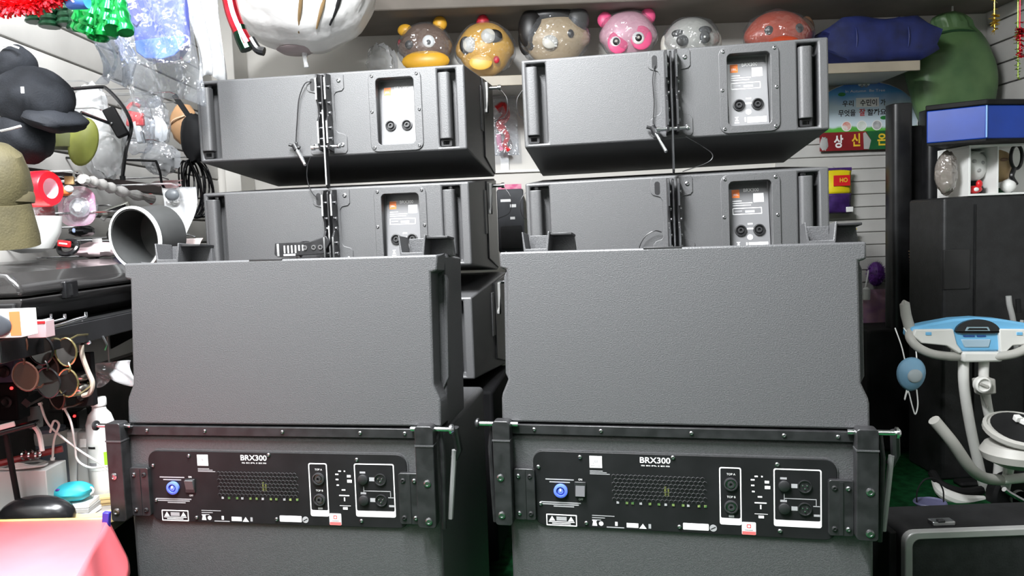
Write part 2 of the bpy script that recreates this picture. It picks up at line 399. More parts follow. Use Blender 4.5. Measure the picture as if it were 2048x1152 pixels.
    # lanyard with a quick-release pin
    if variant == 0:
        pts = [(-.045,-.006,-.022),(-.062,-.012,-.030),(-.082,-.010,-.070),(-.092,-.008,-.130),(-.098,-.010,-.185),(-.097,-.012,-.200)]; e = Vector((-.100,-.014,-.205)); d = Vector((.028,-.004,-.052))
    elif variant == 2:
        pts = [(-.043,-.006,-.040),(-.050,-.012,-.080),(-.048,-.012,-.140),(-.052,-.010,-.190),(-.050,-.014,-.205)]; e = Vector((-.052,-.016,-.208)); d = Vector((.030,-.006,-.060))
    elif variant == 1:
        pts = [(-.040,-.012,-.175),(-.060,-.016,-.158),(-.085,-.016,-.152),(-.110,-.014,-.160),(-.113,-.014,-.182),(-.100,-.012,-.196)]; e = None
    else:
        pts = [(-.036,-.012,-.150),(-.055,-.016,-.146),(-.080,-.016,-.160),(-.096,-.014,-.190),(-.085,-.012,-.212),(-.060,-.010,-.222)]; e = None
    ln = MB().tube(bez(pts, 30), .0016, 6).build('lanyard', m_steel_bk, t, L)
    MB().tube([pts[-1], Vector(pts[-1])+(Vector(pts[-2])-Vector(pts[-1]))*.5], .0042, 8).build('crimp', m_dark, ln)
    if e is not None:
        MB().cyl(e+d*.15, e+d, .0052, 12).ball(e+d, .0056, 10, 6).build('release_pin', m_chrome, ln)
        MB().cyl(e-d*.12, e+d*.18, .0085, 12).cyl(e+Vector((-.018,0,.006)), e+Vector((.014,0,-.004)), .0045, 10).build('pin_head', m_dark, ln)
    ln2 = MB().tube(bez([(-.052,-.02,-.236),(-.066,-.015,-.262),(-.070,-.012,-.30),(-.060,-.012,-.335),(-.045,-.008,-.355)] if variant != 2 else [(.03,-.03,-.236),(.075,-.01,-.262),(.10,-.01,-.285),(.085,-.012,-.305),(.02,-.02,-.325)], 24), .0013, 6).build('lanyard', m_steel_bk, t, L)
    # side rigging: L-shaped rib, pin
    for s in (-1, 1):
        sp = MB()
        X = s*(AW/2)
        sp.bb(X-.001*s, X+.004*s, AD*.50, AD*.56, -.150, -.01).build('side_rib', m_cab2, t, L, bevel=.002)
        sp = MB().prism([(AD*.58, .02), (AD*.98, .035), (AD*.98, -.27), (AD*.58, -.23)], X-.001*s, X+.005*s, axis='x').build('side_plate', m_steel_bk, t, L, bevel=.002)
        MB().prism([(AD*.66, .015), (AD*.70, .017), (AD*.70, -.055), (AD*.62, -.075), (AD*.62, -.085), (AD*.66, -.085)][::1], X, X+.013*s, axis='x').build('bracket_rib', m_greyp, sp, bevel=.0015)
        pn = MB().cyl((X, AD*.84, .012), (X+.036*s, AD*.84, .012), .006).cyl((X+.034*s, AD*.84, .012), (X+.044*s, AD*.84, .012), .0095).build('side_pin', m_chrome, t, L)
        MB().tube(bez([(X+.040*s, AD*.84, .010), (X+.065*s, AD*.82, -.03), (X+.060*s, AD*.82, -.08), (X+.02*s, AD*.82, -.10)], 16), .0013, 6).build('pin_cord', m_steel_bk, pn)
    if variant == 1:      # fold-out angle arm with hole scale
        arm = MB().prism([(-.165,-.176),(-.060,-.176),(-.010,-.160),(.0,-.180),(-.02,-.212),(-.160,-.216),(-.168,-.208)], -.046, -.036).build('angle_arm', m_steel_bk, t, (0, 0, H+.022), bevel=.002)
        for k in range(6): MB().bb(-.138+.011*k, -.134+.011*k, -.047, -.046, -.206+(.006 if k > 3 else 0), -.184).build('scale_mark', m_white, arm)
        MB().bb(-.140, -.104, -.047, -.046, -.214, -.208).build('scale_number', m_grey_print, arm)
        MB().bb(-.158, -.151, -.049, -.046, -.214, -.178).build('chrome_edge', m_chrome, arm)
        for x in (-.074, -.048, -.028): MB().lathe([(.007, 0), (.007, -.003), (.004, -.003), (.004, 0)], (x, -.046, -.192), 'y', 14).build('rivet', m_screw, arm)
    return t

AL = Vector((-.5085, 2.1886, 1.672)); AR = Vector((.4432, 2.0295, 1.667))
def place_array(top, n, step, yaw, rol, label, variant):
    c = top.copy(); c.z -= n*step
    R = (Matrix.Rotation(yaw, 3, 'Z') @ Matrix.Rotation(rol, 3, 'Y'))
    return array_speaker(label, c + R @ Vector((0, 0, -(AH+FL))), yaw, rol, variant)
place_array(AL, 0, .3264, -.1266, 0, 'topmost grey array speaker of the left stack, its input plate glaring white', 0)
place_array(AL, 1, .3264, -.1266, 0, 'second grey array speaker of the left stack, scale arm folded out', 1)
place_array(AL, 2, .3264, -.185, 0, 'third array speaker of the left stack, seen only in the dark gap', 3)
place_array(AR, 0, .3327, -.133, -.0102, 'topmost grey array speaker of the right stack, pin dangling from a cord', 2)
place_array(AR, 1, .3327, -.133, -.0102, 'second grey array speaker of the right stack, half hidden behind plain cabinet', 3)
place_array(AR, 2, .3327, -.133, -.0102, 'third array speaker of the right stack, hidden behind plain cabinet', 3)
# bases that carry the array stacks, their black deepened for the gap's shade
for top, step, yaw, lab in ((AL, .3264, -.1266, 'black base cabinet in the dark gap under the left array stack'), (AR, .3327, -.133, 'black base cabinet behind the right powered cabinet under the array stack')):
    h = top.z - 2*step - AH - FL - .004
    t = thing('base_cabinet', lab, 'loudspeaker', (top.x, top.y, FZ), (0, 0, yaw)); h -= FZ
    MB().bb(-.38, .44 if top is AL else .38, .03, .46, .05, h).build('body', mat('base_gap_shade', (.004,.004,.0045), .8, var=.2, spec=.1), t, bevel=.01, seg=3)
    for x in (-.32, .32):
        for y in (.08, .40): MB().lathe([(.03, 0), (.035, .025), (.025, .052)], (x, y, 0)).build('foot', m_dark, t)

# ---- plain upper cabinet and powered lower cabinet
SW, SH = .70, .3485
def sub_pose(p):
    x, y, z, yaw, pit, rol = p
    R = Matrix.Rotation(yaw, 3, 'Z') @ Matrix.Rotation(pit, 3, 'X') @ Matrix.Rotation(rol, 3, 'Y')
    return Vector((x, y, z)), R, (pit, rol, yaw)
def upper_cabinet(label, p):
    c, R, e = sub_pose(p); Hb = .3500
    t = thing('speaker_cabinet', label, 'loudspeaker', c + R @ Vector((0, 0, -Hb)), e, 'plain cabinets on the powered ones', 'YXZ'); L = (0, 0, Hb)
    w = SW/2
    poly = []
    for s in (1, -1):
        side = [(w, 0), (w, -.030), (w-.003, -.034), (w-.014, -.036), (w-.014, -.262), (w-.002, -.290), (w, -.300), (w, -SH)]
        poly += [(x*s, z) for x, z in (side if s == 1 else side[::-1])]
    b = MB().prism(poly, 0, .060); b.bb(-w, w, .060, .21, -SH, 0)
    b.build('body', m_cab, t, L, bevel=.0045, seg=3)
    # grip strip at the back of each side recess
    for s in (-1, 1):
        MB().prism([(w*s, -.04), ((w+.004)*s, -.05), ((w+.004)*s, -.255), ((w-.010)*s, -.285), ((w-.014)*s, -.285), (w*s-.004*s, -.255), (w*s-.004*s, -.04)], .056, .074).build('grip_strip', m_cab, t, L, bevel=.0015)
    # stacking feet: open channels on the top
    for s, x in ((-1, -.28), (1, .285)):
        f = MB()
        f.prism([(x-.030, 0), (x-.034, .044), (x-.031, .044), (x-.026, .008), (x+.018, .008), (x+.022, .044), (x+.026, .044), (x+.022, 0)], .055, .115)
        f.bb(x-.026, x+.02, .108, .115, 0, .040)
        o = f.build('stacking_foot', m_cab, t, L, bevel=.0012)
        g = MB().prism([(x+s*.022 if s > 0 else x+.022, .0), (x+.075, .0), (x+.070, .040), (x+.022, .042)] if s > 0 or True else [], .108, .122)
        g.build('gusset', m_cab, o, bevel=.001)
        MB().bb(x+.024, x+.072, .062, .120, .036, .041).build('gusset', m_dark, o, bevel=.001)
    # dark strip whose colour stands for the recessed notch in the top edge
    MB().bb(-.058, .016, -.0006, .05, -.0025, .0012).build('notch_strip', m_dark, t, L, bevel=.0006)
    # rear rail along the foot
    return t
def powered_cabinet(label, p, dx, flip):
    c, R, e = sub_pose(p)
    Hb = 1.10
    base = c + R @ Vector((0, 0, -Hb))
    # slide along the lean so the base meets the floor
    k = base.z / R.col[2].z if False else base.z
    Hb2 = Hb + (base.z - FZ - .002)/ (R @ Vector((0,0,1))).z
    t = thing('powered_subwoofer', label, 'loudspeaker', c + R @ Vector((0, 0, -Hb2)), e, 'powered cabinets under the plain ones', 'YXZ'); L = (dx, 0, Hb2)
    zt = -.372; w = SW/2
    MB().bb(-w, w, .004, .50, -Hb2+.055, zt).build('body', m_cab, t, L, bevel=.012, seg=4)
    for x in (-.29, .29):
        for y in (.07, .43): MB().lathe([(.028, -Hb2-.004), (.034, -Hb2+.03), (.024, -Hb2+.06)], (x, y, 0)).build('foot', m_dark, t, L)
    # rear rail between the two cabinets
    rl = MB().bb(-.352, .345, -.006, .02, -.3715, -.3520).build('rear_rail', m_steel_bk, t, L, bevel=.001)
    for x in (-.29, -.155, .02, .19, .285): screw(rl, x, -.361, -.006, .004)
    # amplifier panel
    pan = MB().prism(rrect(-.296, .284, -.563, -.407, .022, 6), -.001, .006).build('amplifier_panel', m_panel, t, L, bevel=.001)
    MB().ring(rrect(-.2985, .2865, -.5655, -.4045, .024, 6), rrect(-.296, .284, -.563, -.407, .022, 6), .0015, .006).build('panel_edge', m_cab, pan)
    y = -.0014
    for x, z in ((-.199, -.417), (-.016, -.412), (.178, -.419), (-.190, -.553), (-.006, -.551), (.182, -.549), (-.285, -.440), (-.283, -.517)): screw(pan, x, z, -.001, .0042)
    lg = MB().bb(-.180, -.155, y-.0004, y, -.438, -.414).build('logo', m_white, pan)
    text('logo_letters', 'JBL', m_grey_print, lg, -.174, -.161, -.429, -.421, y-.0008, bold=.01)
    MB().bb(-.178, -.157, y-.0008, y-.0005, -.434, -.4332).build('logo_rule', m_grey_print, lg)
    text('model_name', 'BRX300', m_white, pan, -.080, -.021, -.425, -.413, y, bold=.015)
    text('series_name', 'SERIES', m_white, pan, -.078, -.022, -.4315, -.4290, y)
    b = MB()
    for x0, x1, z in ((-.180, -.154, -.444), (-.180, -.146, -.447), (-.180, -.140, -.450)): b.bb(x0, x1, y, y+.0003, z-.0014, z)
    for x0, x1, z in ((-.271, -.213, -.464), (-.263, -.221, -.4695), (-.283, -.200, -.512), (-.281, -.204, -.516), (-.256, -.214, -.520)): b.bb(x0, x1, y, y+.0003, z-.0022, z)
    for x0, x1, z in ((-.178, -.133, -.536), (-.178, -.152, -.5405), (-.178, -.160, -.545)): b.bb(x0, x1, y, y+.0003, z-.0014, z)
    b.build('fine_print', m_grey_print, pan)['kind'] = 'stuff'
    # mains inlet and rocker switch
    ci = MB().lathe([(.0142, 0), (.0142, -.005), (.012, -.006), (.0088, -.006), (.0086, -.001), (.006, -.001), (.0055, -.005), (0, -.005)], axis='y', n=28).build('mains_inlet', m_blue_con, pan, (-.240, -.001, -.488))
    MB().lathe([(.0087, -.0035), (.0062, -.0035)], axis='y', n=24).build('inlet_groove', mat('blue_groove', (.03,.05,.3), .5), ci)
    MB().bb(-.0015, .0015, -.0062, -.005, 0, .005).build('inlet_key', m_white, ci)
    sw = MB().bb(-.2115, -.1885, -.004, 0, -.498, -.468).build('switch_frame', m_dark, pan, bevel=.001)
    a = .0035 if flip else -.0035
    MB().prism([(-.003+a, -.470), (-.003-a, -.496), (.0, -.496), (.0, -.470)], -.2095, -.1905, axis='x').build('rocker', mat('rocker_grey', (.10,.10,.105), .22), sw, (0, -.003, 0), bevel=.0008)
    text('switch_on', 'ON', m_white, pan, -.2035, -.196, -.4655, -.4615, y)
    text('switch_off', 'OFF', m_white, pan, -.204, -.195, -.5065, -.5025, y)
    # warning box
    wbx = MB().ring(rrect(-.272, -.209, -.562, -.538, .001, 1), rrect(-.270, -.211, -.560, -.540, .001, 1), y, y+.0004).build('warning_box', m_white, pan)
    MB().prism([(-.266,-.5515),(-.254,-.5515),(-.260,-.542)], y, y+.0004).build('warning_triangle', m_white, wbx)
    MB().prism([(-.227,-.5515),(-.215,-.5515),(-.221,-.542)], y, y+.0004).build('warning_triangle', m_white, wbx)
    MB().bb(-.251, -.230, y, y+.0004, -.551, -.543).build('warning_plate', m_grey_print, wbx)
    MB().bb(-.267, -.214, y, y+.0004, -.5545, -.5530).bb(-.260, -.222, y, y+.0004, -.5580, -.5565).build('warning_lines', m_white, wbx)
    # approval marks
    for nm, poly in (('bin_mark', [(-.178,-.558),(-.168,-.558),(-.170,-.549),(-.168,-.547),(-.178,-.547),(-.176,-.549)]), ('approval_plate', [(-.109,-.558),(-.086,-.558),(-.086,-.549),(-.109,-.549)]), ('code_plate', [(-.132,-.556),(-.127,-.556),(-.127,-.548),(-.132,-.548)]), ('triangle_mark', [(-.084,-.559),(-.070,-.559),(-.077,-.549)])):
        MB().prism(poly, y, y+.0004).build(nm, m_white, pan)
    MB().lathe([(.0045, 0), (.0045, -.0005), (0, -.0005)], (-.160, y+.0005, -.553), 'y', 16).build('round_mark', m_white, pan)
    MB().bb(-.149, -.114, y, y+.0003, -.5605, -.5585).bb(-.066, -.061, y, y+.0003, -.558, -.549).build('fine_print', m_grey_print, pan)['kind'] = 'stuff'
    MB().prism(rrect(.001, .050, -.556, -.543, .0015, 2), y-.0003, y+.0003).build('serial_sticker', m_white, pan)
    rm = MB().lathe([(.0068, 0), (.0068, -.0008), (0, -.0008)], (.0585, y+.0005, -.5505), 'y', 20).build('round_mark', m_grey_print, pan)
    MB().box((.0585, y-.0004, -.5505), (.010, .0004, .0016), (0, -.5, 0)).build('mark_stroke', m_panel, rm)
    st = MB().prism(rrect(.112, .138, -.560, -.535, .002, 2), y-.0004, y+.0002).build('red_white_sticker', m_white, pan)
    MB().bb(.1125, .1375, y-.0007, y-.0004, -.5595, -.553).build('sticker_band', mat('sticker_pink', (.8,.12,.12), .5), st)
    MB().ring(rrect(.121, .129, -.546, -.539, .001, 1), rrect(.1222, .1278, -.5448, -.5402, .001, 1), y-.0008, y-.0004).build('sticker_mark', m_red_print, st)
    MB().bb(.117, .133, y-.0007, y-.0004, -.5515, -.5495).build('sticker_print', m_grey_print, st)
    # perforated vent
    vent = MB().bb(-.136, .054, .0, .0055, -.511, -.449).build('vent_backing', mat('vent_back', (.004,.004,.0045), .8), pan)
    b = MB(); pz = .0092; px_ = .0086; r = .0038; cols = int(.188/px_); rows = int(.060/(pz*.86))
    for j in range(rows):
        for i in range(cols):
            cx = -.1345 + px_*(i + (.5 if j % 2 else 0)) + .002; cz = -.4515 - pz*.86*j - .002
            pts = [(cx + r*1.22*math.cos(PI/6+PI/3*k), cz + r*1.22*math.sin(PI/6+PI/3*k)) for k in range(6)]
            pin = [(cx + r*math.cos(PI/6+PI/3*k), cz + r*math.sin(PI/6+PI/3*k)) for k in range(6)]
            n = 6; v = [(a_, y-.0012, c_) for a_, c_ in pts] + [(a_, y-.0016, c_) for a_, c_ in pin]
            b.add(v, [(k, (k+1) % 6, 6+(k+1) % 6, 6+k) for k in range(6)])
    vm = b.build('vent_mesh', mat('vent_wire', (.06,.06,.063), .35, .6), pan, smooth=False); vm['kind'] = 'stuff'
    pcb = mat('circuit_green', (.03,.10,.03), .4, c2=(.25,.30,.10), vscale=120)
    for k in range(12): MB().box((-.125+.0155*k+random.uniform(-.003,.003), y-.0006, -.5075), (.005, .0008, .0045)).build('circuit_part', pcb if k % 3 else m_grey_print, vent)
    MB().box((-.032, y-.0006, -.481), (.004, .0008, .020)).box((-.026, y-.0006, -.483), (.003, .0008, .016)).build('circuit_part', mat('circuit_yellow', (.10,.11,.03), .5), vent)
    # speaker outputs
    def outline(x0, x1, z0, z1, foot, nm):
        o = MB().ring(rrect(x0, x1, z0, z1, .004, 3), rrect(x0+.0022, x1-.0022, z0+foot, z1-.0022, .003, 3), y, y+.0004).build(nm, m_white, pan); return o
    ob = outline(.071, .112, -.542, -.428, .013, 'output_box')
    for z, s in ((-.461, 'TOP A'), (-.506, 'TOP B')):
        c_ = MB().lathe([(.0128, 0), (.0128, -.004), (.0105, -.0045), (.0100, -.0005), (.0066, -.0005), (.0062, -.0045), (.003, -.0045), (.003, -.001), (0, -.001)], axis='y', n=24).build('output_socket', mat('socket_grey', (.03,.03,.032), .35), pan, (.0925, -.001, z))
        MB().lathe([(.0085, -.0012), (.0072, -.0012)], axis='y', n=20).build('contact_ring', m_screw, c_)
        text('socket_name', s, m_white, ob, .085, .101, z+.0175, z+.0215, y)
    MB().bb(.088, .098, y, y+.0003, -.527, -.5225).build('socket_mark', m_grey_print, ob)
    xb = outline(.171, .257, -.540, -.427, .0125, 'input_box')
    for z in (-.460, -.504):
        c_ = MB().lathe([(.0125, 0), (.0125, -.003), (.0112, -.0032), (.0108, -.0005), (0, -.0005)], axis='y', n=24).build('input_socket', m_dark, pan, (.227, -.001, z))
        for dx_, dz_ in ((-.004, .002), (.004, .002), (0, -.004)): MB().lathe([(.0013, 0), (.0013, -.0035), (0, -.0042)], (dx_, 0, dz_), 'y', 8).build('contact', m_chrome, c_)
        MB().lathe([(.0105, 0), (.0105, -.005), (.009, -.006), (0, -.006)], axis='y', n=24).build('gain_knob', m_dark, pan, (.190, -.001, z))
        MB().bb(.183, .195, y, y+.0003, z+.012, z+.016).bb(.203, .214, y, y+.0003, z-.004, z+.004).build('input_name', m_grey_print, xb)
    MB().bb(.1895, .1908, y, y+.0003, -.488, -.476).bb(.1895, .248, y, y+.0003, -.4856, -.4842).bb(.2468, .248, y, y+.0003, -.498, -.4842).bb(.242, .254, y, y+.0003, -.499, -.4975).bb(.243, .254, y, y+.0003, -.518, -.514).build('routing_line', m_grey_print, xb)
    b = MB()
    for x, z, w_ in ((.1395, -.444, .006), (.150, -.444, .003), (.133, -.451, .007), (.133, -.462, .006), (.134, -.474, .005), (.146, -.484, .008)): b.bb(x-w_/2, x+w_/2, y, y+.0003, z-.0013, z+.0013)
    b.bb(.136, .158, y, y+.0003, -.497, -.4948).bb(.146, .1485, y, y+.0003, -.508, -.500).bb(.136, .160, y, y+.0003, -.5182, -.5174).bb(.143, .153, y, y+.0003, -.526, -.521).bb(.155, .163, y, y+.0003, -.457, -.452).bb(.155, .165, y, y+.0003, -.468, -.462)
    b.build('indicator_print', m_white, pan)
    # steel corner brackets with pins
    for s, x0, x1, f0, f1 in ((-1, -.372, -.336, -.336, -.292), (1, .312, .350, .268, .312)):
        bk = MB().prism(rrect(x0, x1, -.556 if s < 0 else -.549, -.340, .007), -.030, -.0015).build('corner_bracket', m_steel_bk, t, L, bevel=.0015)
        fl = MB().prism(rrect(min(f0, f1), max(f0, f1), -.550, -.443, .005), -.010, .001).build('flange', m_steel_bk, bk, bevel=.001)
        xm = (f0+f1)/2
        MB().bb(xm-.003, xm+.003, -.0115, -.010, -.548, -.446).build('fold', m_dark, fl)
        for z in (-.458, -.536):
            screw(fl, xm+s*.012, z, -.010, .0048); screw(fl, xm-s*.012, z, -.010, .0052, m=m_steel_bk)
            screw(bk, (x0+x1)/2+s*.004, z+.002, -.030, .0078, m=m_screw)
        MB().bb(x0-.0006, x1+.0006, -.0312, -.002, -.381, -.378).build('seam', m_cab, bk)
        ex = x1 if s > 0 else x0
        pn = MB().cyl((ex-.05*s, -.012, -.350), (ex+.034*s, -.012, -.350), .0050).build('lock_pin', m_chrome, t, L)
        MB().lathe([(.005, 0), (.011, .002*s), (.011, .006*s), (.006, .010*s), (0, .010*s)], (ex+.030*s, -.012, -.350), 'x', 14).build('pin_head', m_chrome if s > 0 else m_steel_bk, pn)
        MB().tube([(ex+.008*s, .0, -.356), (ex+.012*s, -.004, -.40), (ex+.010*s, -.002, -.50), (ex+.008*s, 0, -.56)], .005, 8).build('side_strap', m_steel_bk, bk)
        if s > 0:
            MB().tube([(ex+.036, .01, -.352), (ex+.040, .02, -.40), (ex+.030, .02, -.42)], .0085, 8).build('strut', m_steel_bk, bk)
            MB().tube([(ex+.032, .015, -.40), (ex+.018, .015, -.545)], .0055, 8).build('strut_rod', mat('strut_grey', (.22,.22,.22), .4, var=.1), bk)
    return t
PL = (-.4938, 1.5704, 1.1607, -.1631, -.0667, .0036); PR = (.3178, 1.4668, 1.1583, -.2224, -.0861, .0017)
def under(p, yaw, rol):           # the lower cabinet stands upright below the one that leans back
    c, R, e = sub_pose(p); q = c + R @ Vector((0, 0, -.36)); return (q.x, q.y, q.z+.36, yaw, .004, rol)
PL2 = under(PL, -.157, .006); PR2 = under(PR, -.2237, .0012)
upper_cabinet('plain grey cabinet resting on the left powered cabinet, right side in shadow', PL)
upper_cabinet('plain grey cabinet resting on the right powered cabinet, larger in view', PR)
powered_cabinet('left powered cabinet with black amplifier panel, beside the pink table', PL2, -.0085, False)
powered_cabinet('right powered cabinet with black amplifier panel and lit rocker, nearer the green floor', PR2, .0085, True)

# ------------------------------------------------------------------ the mask shelf on the back wall
def root(name, label, cat, loc, group=None): return thing(name, label, cat, loc, group=group)
def neg(t): return -Vector(t.location)
def lump(amp, seed, k=3.0):
    rs = random.Random(seed); ph = [rs.uniform(0, 6.28) for _ in range(9)]
    def fn(p):
        return 1 + amp*(math.sin(k*p.x*2+ph[0])*math.sin(k*p.y*2+ph[1]) + .6*math.sin(k*3.1*p.z+ph[2])*math.cos(k*2.3*p.x+ph[3]) + .4*math.sin(k*5*p.y+ph[4]+k*4*p.z))
    return fn
SHZ = at(975, 153, 3.22).z
t = thing('wall_shelf', 'long white shelf carrying the row of animal masks', 'shelf', (0.6, 3.4, SHZ-.03))
MB().bb(-1.40, 1.15, -.18, .215, .004, .03).build('board', m_slat, t, bevel=.003)
MB().bb(-1.40, 1.15, -.19, -.18, -.012, .03).build('front_edge', mat('edge_gold', (.30,.26,.20), .4, var=.1), t, bevel=.002)
for x in (-1.2, -.1): MB().prism([(.2, .004), (-.12, .004), (.2, -.16)], x-.008, x+.008, axis='x').build('bracket', m_whitep, t)

def mask(label, px, py, wp, hp, base, feats, Y=3.34, ears=(), lam=m_clear, wrap=True, dep=.075, low=1.0):
    c = at(px, py, Y); s = Y/1500; rx, rz = wp*s/2, hp*s/2
    foot = SHZ + .003
    cz = max(c.z, foot + rz*.98)
    t = thing('animal_mask', label, 'mask', (c.x, Y, foot), group='animal masks on the shelf')
    oz = cz - foot
    def fn(p): return 1 - .06*abs(p.x)*(p.z < -.2) + .03*math.cos(6*p.z)
    MB().ball((0, 0, oz), (rx, dep, rz), 28, 18, fn).build('face', base, t)
    def surf(dx, dz):
        k = 1-(dx/rx)**2-(dz/rz)**2; return -dep*math.sqrt(max(.05, k))
    for li, (nm, dx, dy, a, b_, m) in enumerate(feats):
        dx *= s; dz = -dy*s + (c.z-cz)*0; a *= s; b_ *= s
        y = surf(dx, dz) - .0022*li
        MB().ball((0, 0, 0), (a, .008 if nm not in ('muzzle', 'tuft', 'hair') else .035, b_), 16, 10).build(nm, m, t, (dx, y if nm not in ('hair', 'tuft') else y*.6, oz+dz))
    for nm, dx, dy, a, b_, m in ears:
        MB().ball((0, 0, 0), (a*s, .02, b_*s), 14, 10).build(nm, m, t, (dx*s, .0, oz-dy*s))
    if wrap:
        MB().ball((0, 0, 0), (rx*1.06, dep*1.25, rz*1.05), 22, 14, lump(.035, int(px))).build('plastic_wrap', lam, t, (0, 0, oz+.002))
    return t
my = lambda n, c, r=.4: mat(n, c, r, var=.08, vscale=12)
k_bk = my('mask_black', (.012,.011,.011)); k_wh = my('mask_white', (.8,.79,.76)); k_br = my('mask_brown', (.16,.085,.05)); k_ye = my('mask_yellow', (.72,.38,.03))
k_be = my('mask_beige', (.50,.37,.22)); k_pk = my('mask_pink', (.78,.42,.50)); k_pd = my('mask_deep_pink', (.80,.10,.25)); k_gw = my('mask_grey_white', (.55,.53,.48)); k_or = my('mask_orange', (.50,.06,.02)); k_gr = my('mask_grey', (.06,.06,.06)); k_rd = my('mask_red', (.5,.02,.04))
mask('brown animal mask with a yellow muzzle and one staring white eye', 851, 97, 104, 92, k_br,
     [('muzzle', 2, 30, 46, 20, k_ye), ('eye', 10, -5, 12, 12, k_wh), ('pupil', 10, -3, 5.5, 6, k_gr), ('eye', -28, -1, 8, 8, k_gr), ('nostril', 15, 26, 2.5, 3, k_bk), ('nostril', -12, 28, 2.5, 3, k_bk)],
     ears=[('ear', -38, -36, 15, 12, k_ye), ('ear', 30, -46, 14, 15, k_ye), ('mark', -50, -12, 4, 7, k_rd)])
mask('yellow mask with sleepy grey eyelids and a red cheek dot', 970, 100, 112, 102, k_ye,
     [('eye', -36, -4, 12, 17, k_bk), ('eyelid', -28, -4, 13, 15, k_gw), ('eye', 17, -18, 18, 13, k_bk), ('eyelid', 8, -18, 14, 14, k_gw), ('cheek', 22, 26, 6, 7, k_rd), ('snout', -8, 30, 22, 15, my('mask_pale_yellow', (.78,.46,.08)))],
     ears=[('tuft', -2, -52, 13, 16, k_rd)])
mask('dark-haired mask with a beige face wrapped in knotted clear plastic', 1110, 80, 132, 100, k_be,
     [('hair', -46, -18, 26, 40, k_bk), ('hair', -6, -46, 46, 18, k_bk), ('hair', 44, -34, 24, 28, k_gr), ('eye', 28, -3, 6, 8, k_bk), ('nose', -12, 12, 15, 13, k_gw)], ears=[('ear', -58, -2, 14, 30, k_bk), ('ear', 56, -14, 10, 24, k_gr)])
mask('pink mask with deep pink eye patches and ringed eyes', 1256, 72, 110, 92, k_pk,
     [('patch', -24, 18, 20, 22, k_pd), ('patch', 20, 12, 21, 23, k_pd), ('eye', -28, 17, 12, 12, k_wh), ('eye', 14, 13, 12, 12, k_wh), ('iris', -28, 17, 7, 7.5, k_bk), ('iris', 14, 13, 7, 7.5, k_bk), ('pupil', -28, 17, 3, 3, k_gw), ('pupil', 14, 13, 3, 3, k_gw)],
     ears=[('ear', -44, -32, 15, 16, k_pd), ('ear', 40, -36, 15, 16, k_pd)])
mask('pale grey mask with drooping dark eyebrows and dark eyes', 1382, 82, 108, 86, k_gw,
     [('brow', -30, -8, 14, 8, k_gr), ('brow', 20, -12, 13, 8, k_gr), ('eye', -24, 6, 12, 11, k_gr), ('eye', 18, 2, 10, 12, k_gr), ('glint', 17, 2, 3, 3, k_wh)], ears=[('ear', 50, 4, 10, 22, k_gw), ('ear', -50, 8, 10, 22, k_gw)])
mask('orange red mask with small dark eyes at the end of the row', 1556, 72, 130, 92, k_or,
     [('eye', -28, -4, 9, 9, k_bk), ('eye', 30, -6, 8, 9, k_bk), ('muzzle', 0, 24, 34, 18, k_or)], ears=[('ear', 56, -10, 16, 26, k_br)])
# crumpled clear bag between the white bundle and the masks
c = at(762, 100, 3.36)
o = MB().ball((0, 0, .085), (.066, .06, .085), 26, 18, lump(.12, 5, 4)).build('plastic_bag', m_clear2, None, (c.x, c.y, SHZ+.012)); tag(o, 'crumpled clear plastic bag left of the brown animal mask', 'bag')
# dark blue bundle on the shelf
a = at(1636, 90, 3.34); b2 = at(1856, 85, 3.34)
wdt = b2.x - a.x
def bl(p): return 1 + .05*math.sin(9*p.x+2*p.z)+.04*math.sin(7*p.z+3*p.x)
bb_ = MB(); n = 18
secs = []
for i in range(n+1):
    u = i/n; x = (u-.5)*wdt; kz = (.5+.5*min(1, 6*min(u, 1-u)))
    h = .098*kz*(1+.05*math.sin(7*u)); d = .105*(.75+.25*kz)
    secs.append([(x+.012*math.sin(5*th), d*math.copysign(abs(math.cos(th))**.45, math.cos(th))*(1+.04*math.sin(11*u+3*th)), .10+h*math.copysign(abs(math.sin(th))**.45, math.sin(th))*(1+.05*math.sin(13*u+2*th))) for th in [2*PI*q/20 for q in range(20)]])
v = [p for s_ in secs for p in s_]; f = [(i*20+q, i*20+(q+1) % 20, (i+1)*20+(q+1) % 20, (i+1)*20+q) for i in range(n) for q in range(20)] + [tuple(range(20)), tuple(n*20+q for q in range(20))]
t = thing('cloth_bundle', 'long dark blue cloth bundle lying on the shelf beside the orange mask', 'bundle', ((a.x+b2.x)/2, 3.34, SHZ+.004))
MB().add(v, f).build('wrapping', mat('navy_cloth', (.008,.014,.085), .6, var=.35, vscale=14, bump=.5, bscale=35), t)
for x in (-.12, .10): MB().tube([(x, -.11*math.cos(th), .10+.105*math.sin(th)) for th in [2*PI*q/24 for q in range(25)]], .003, 6).build('seam', mat('navy_seam', (.01,.02,.12), .5), t)

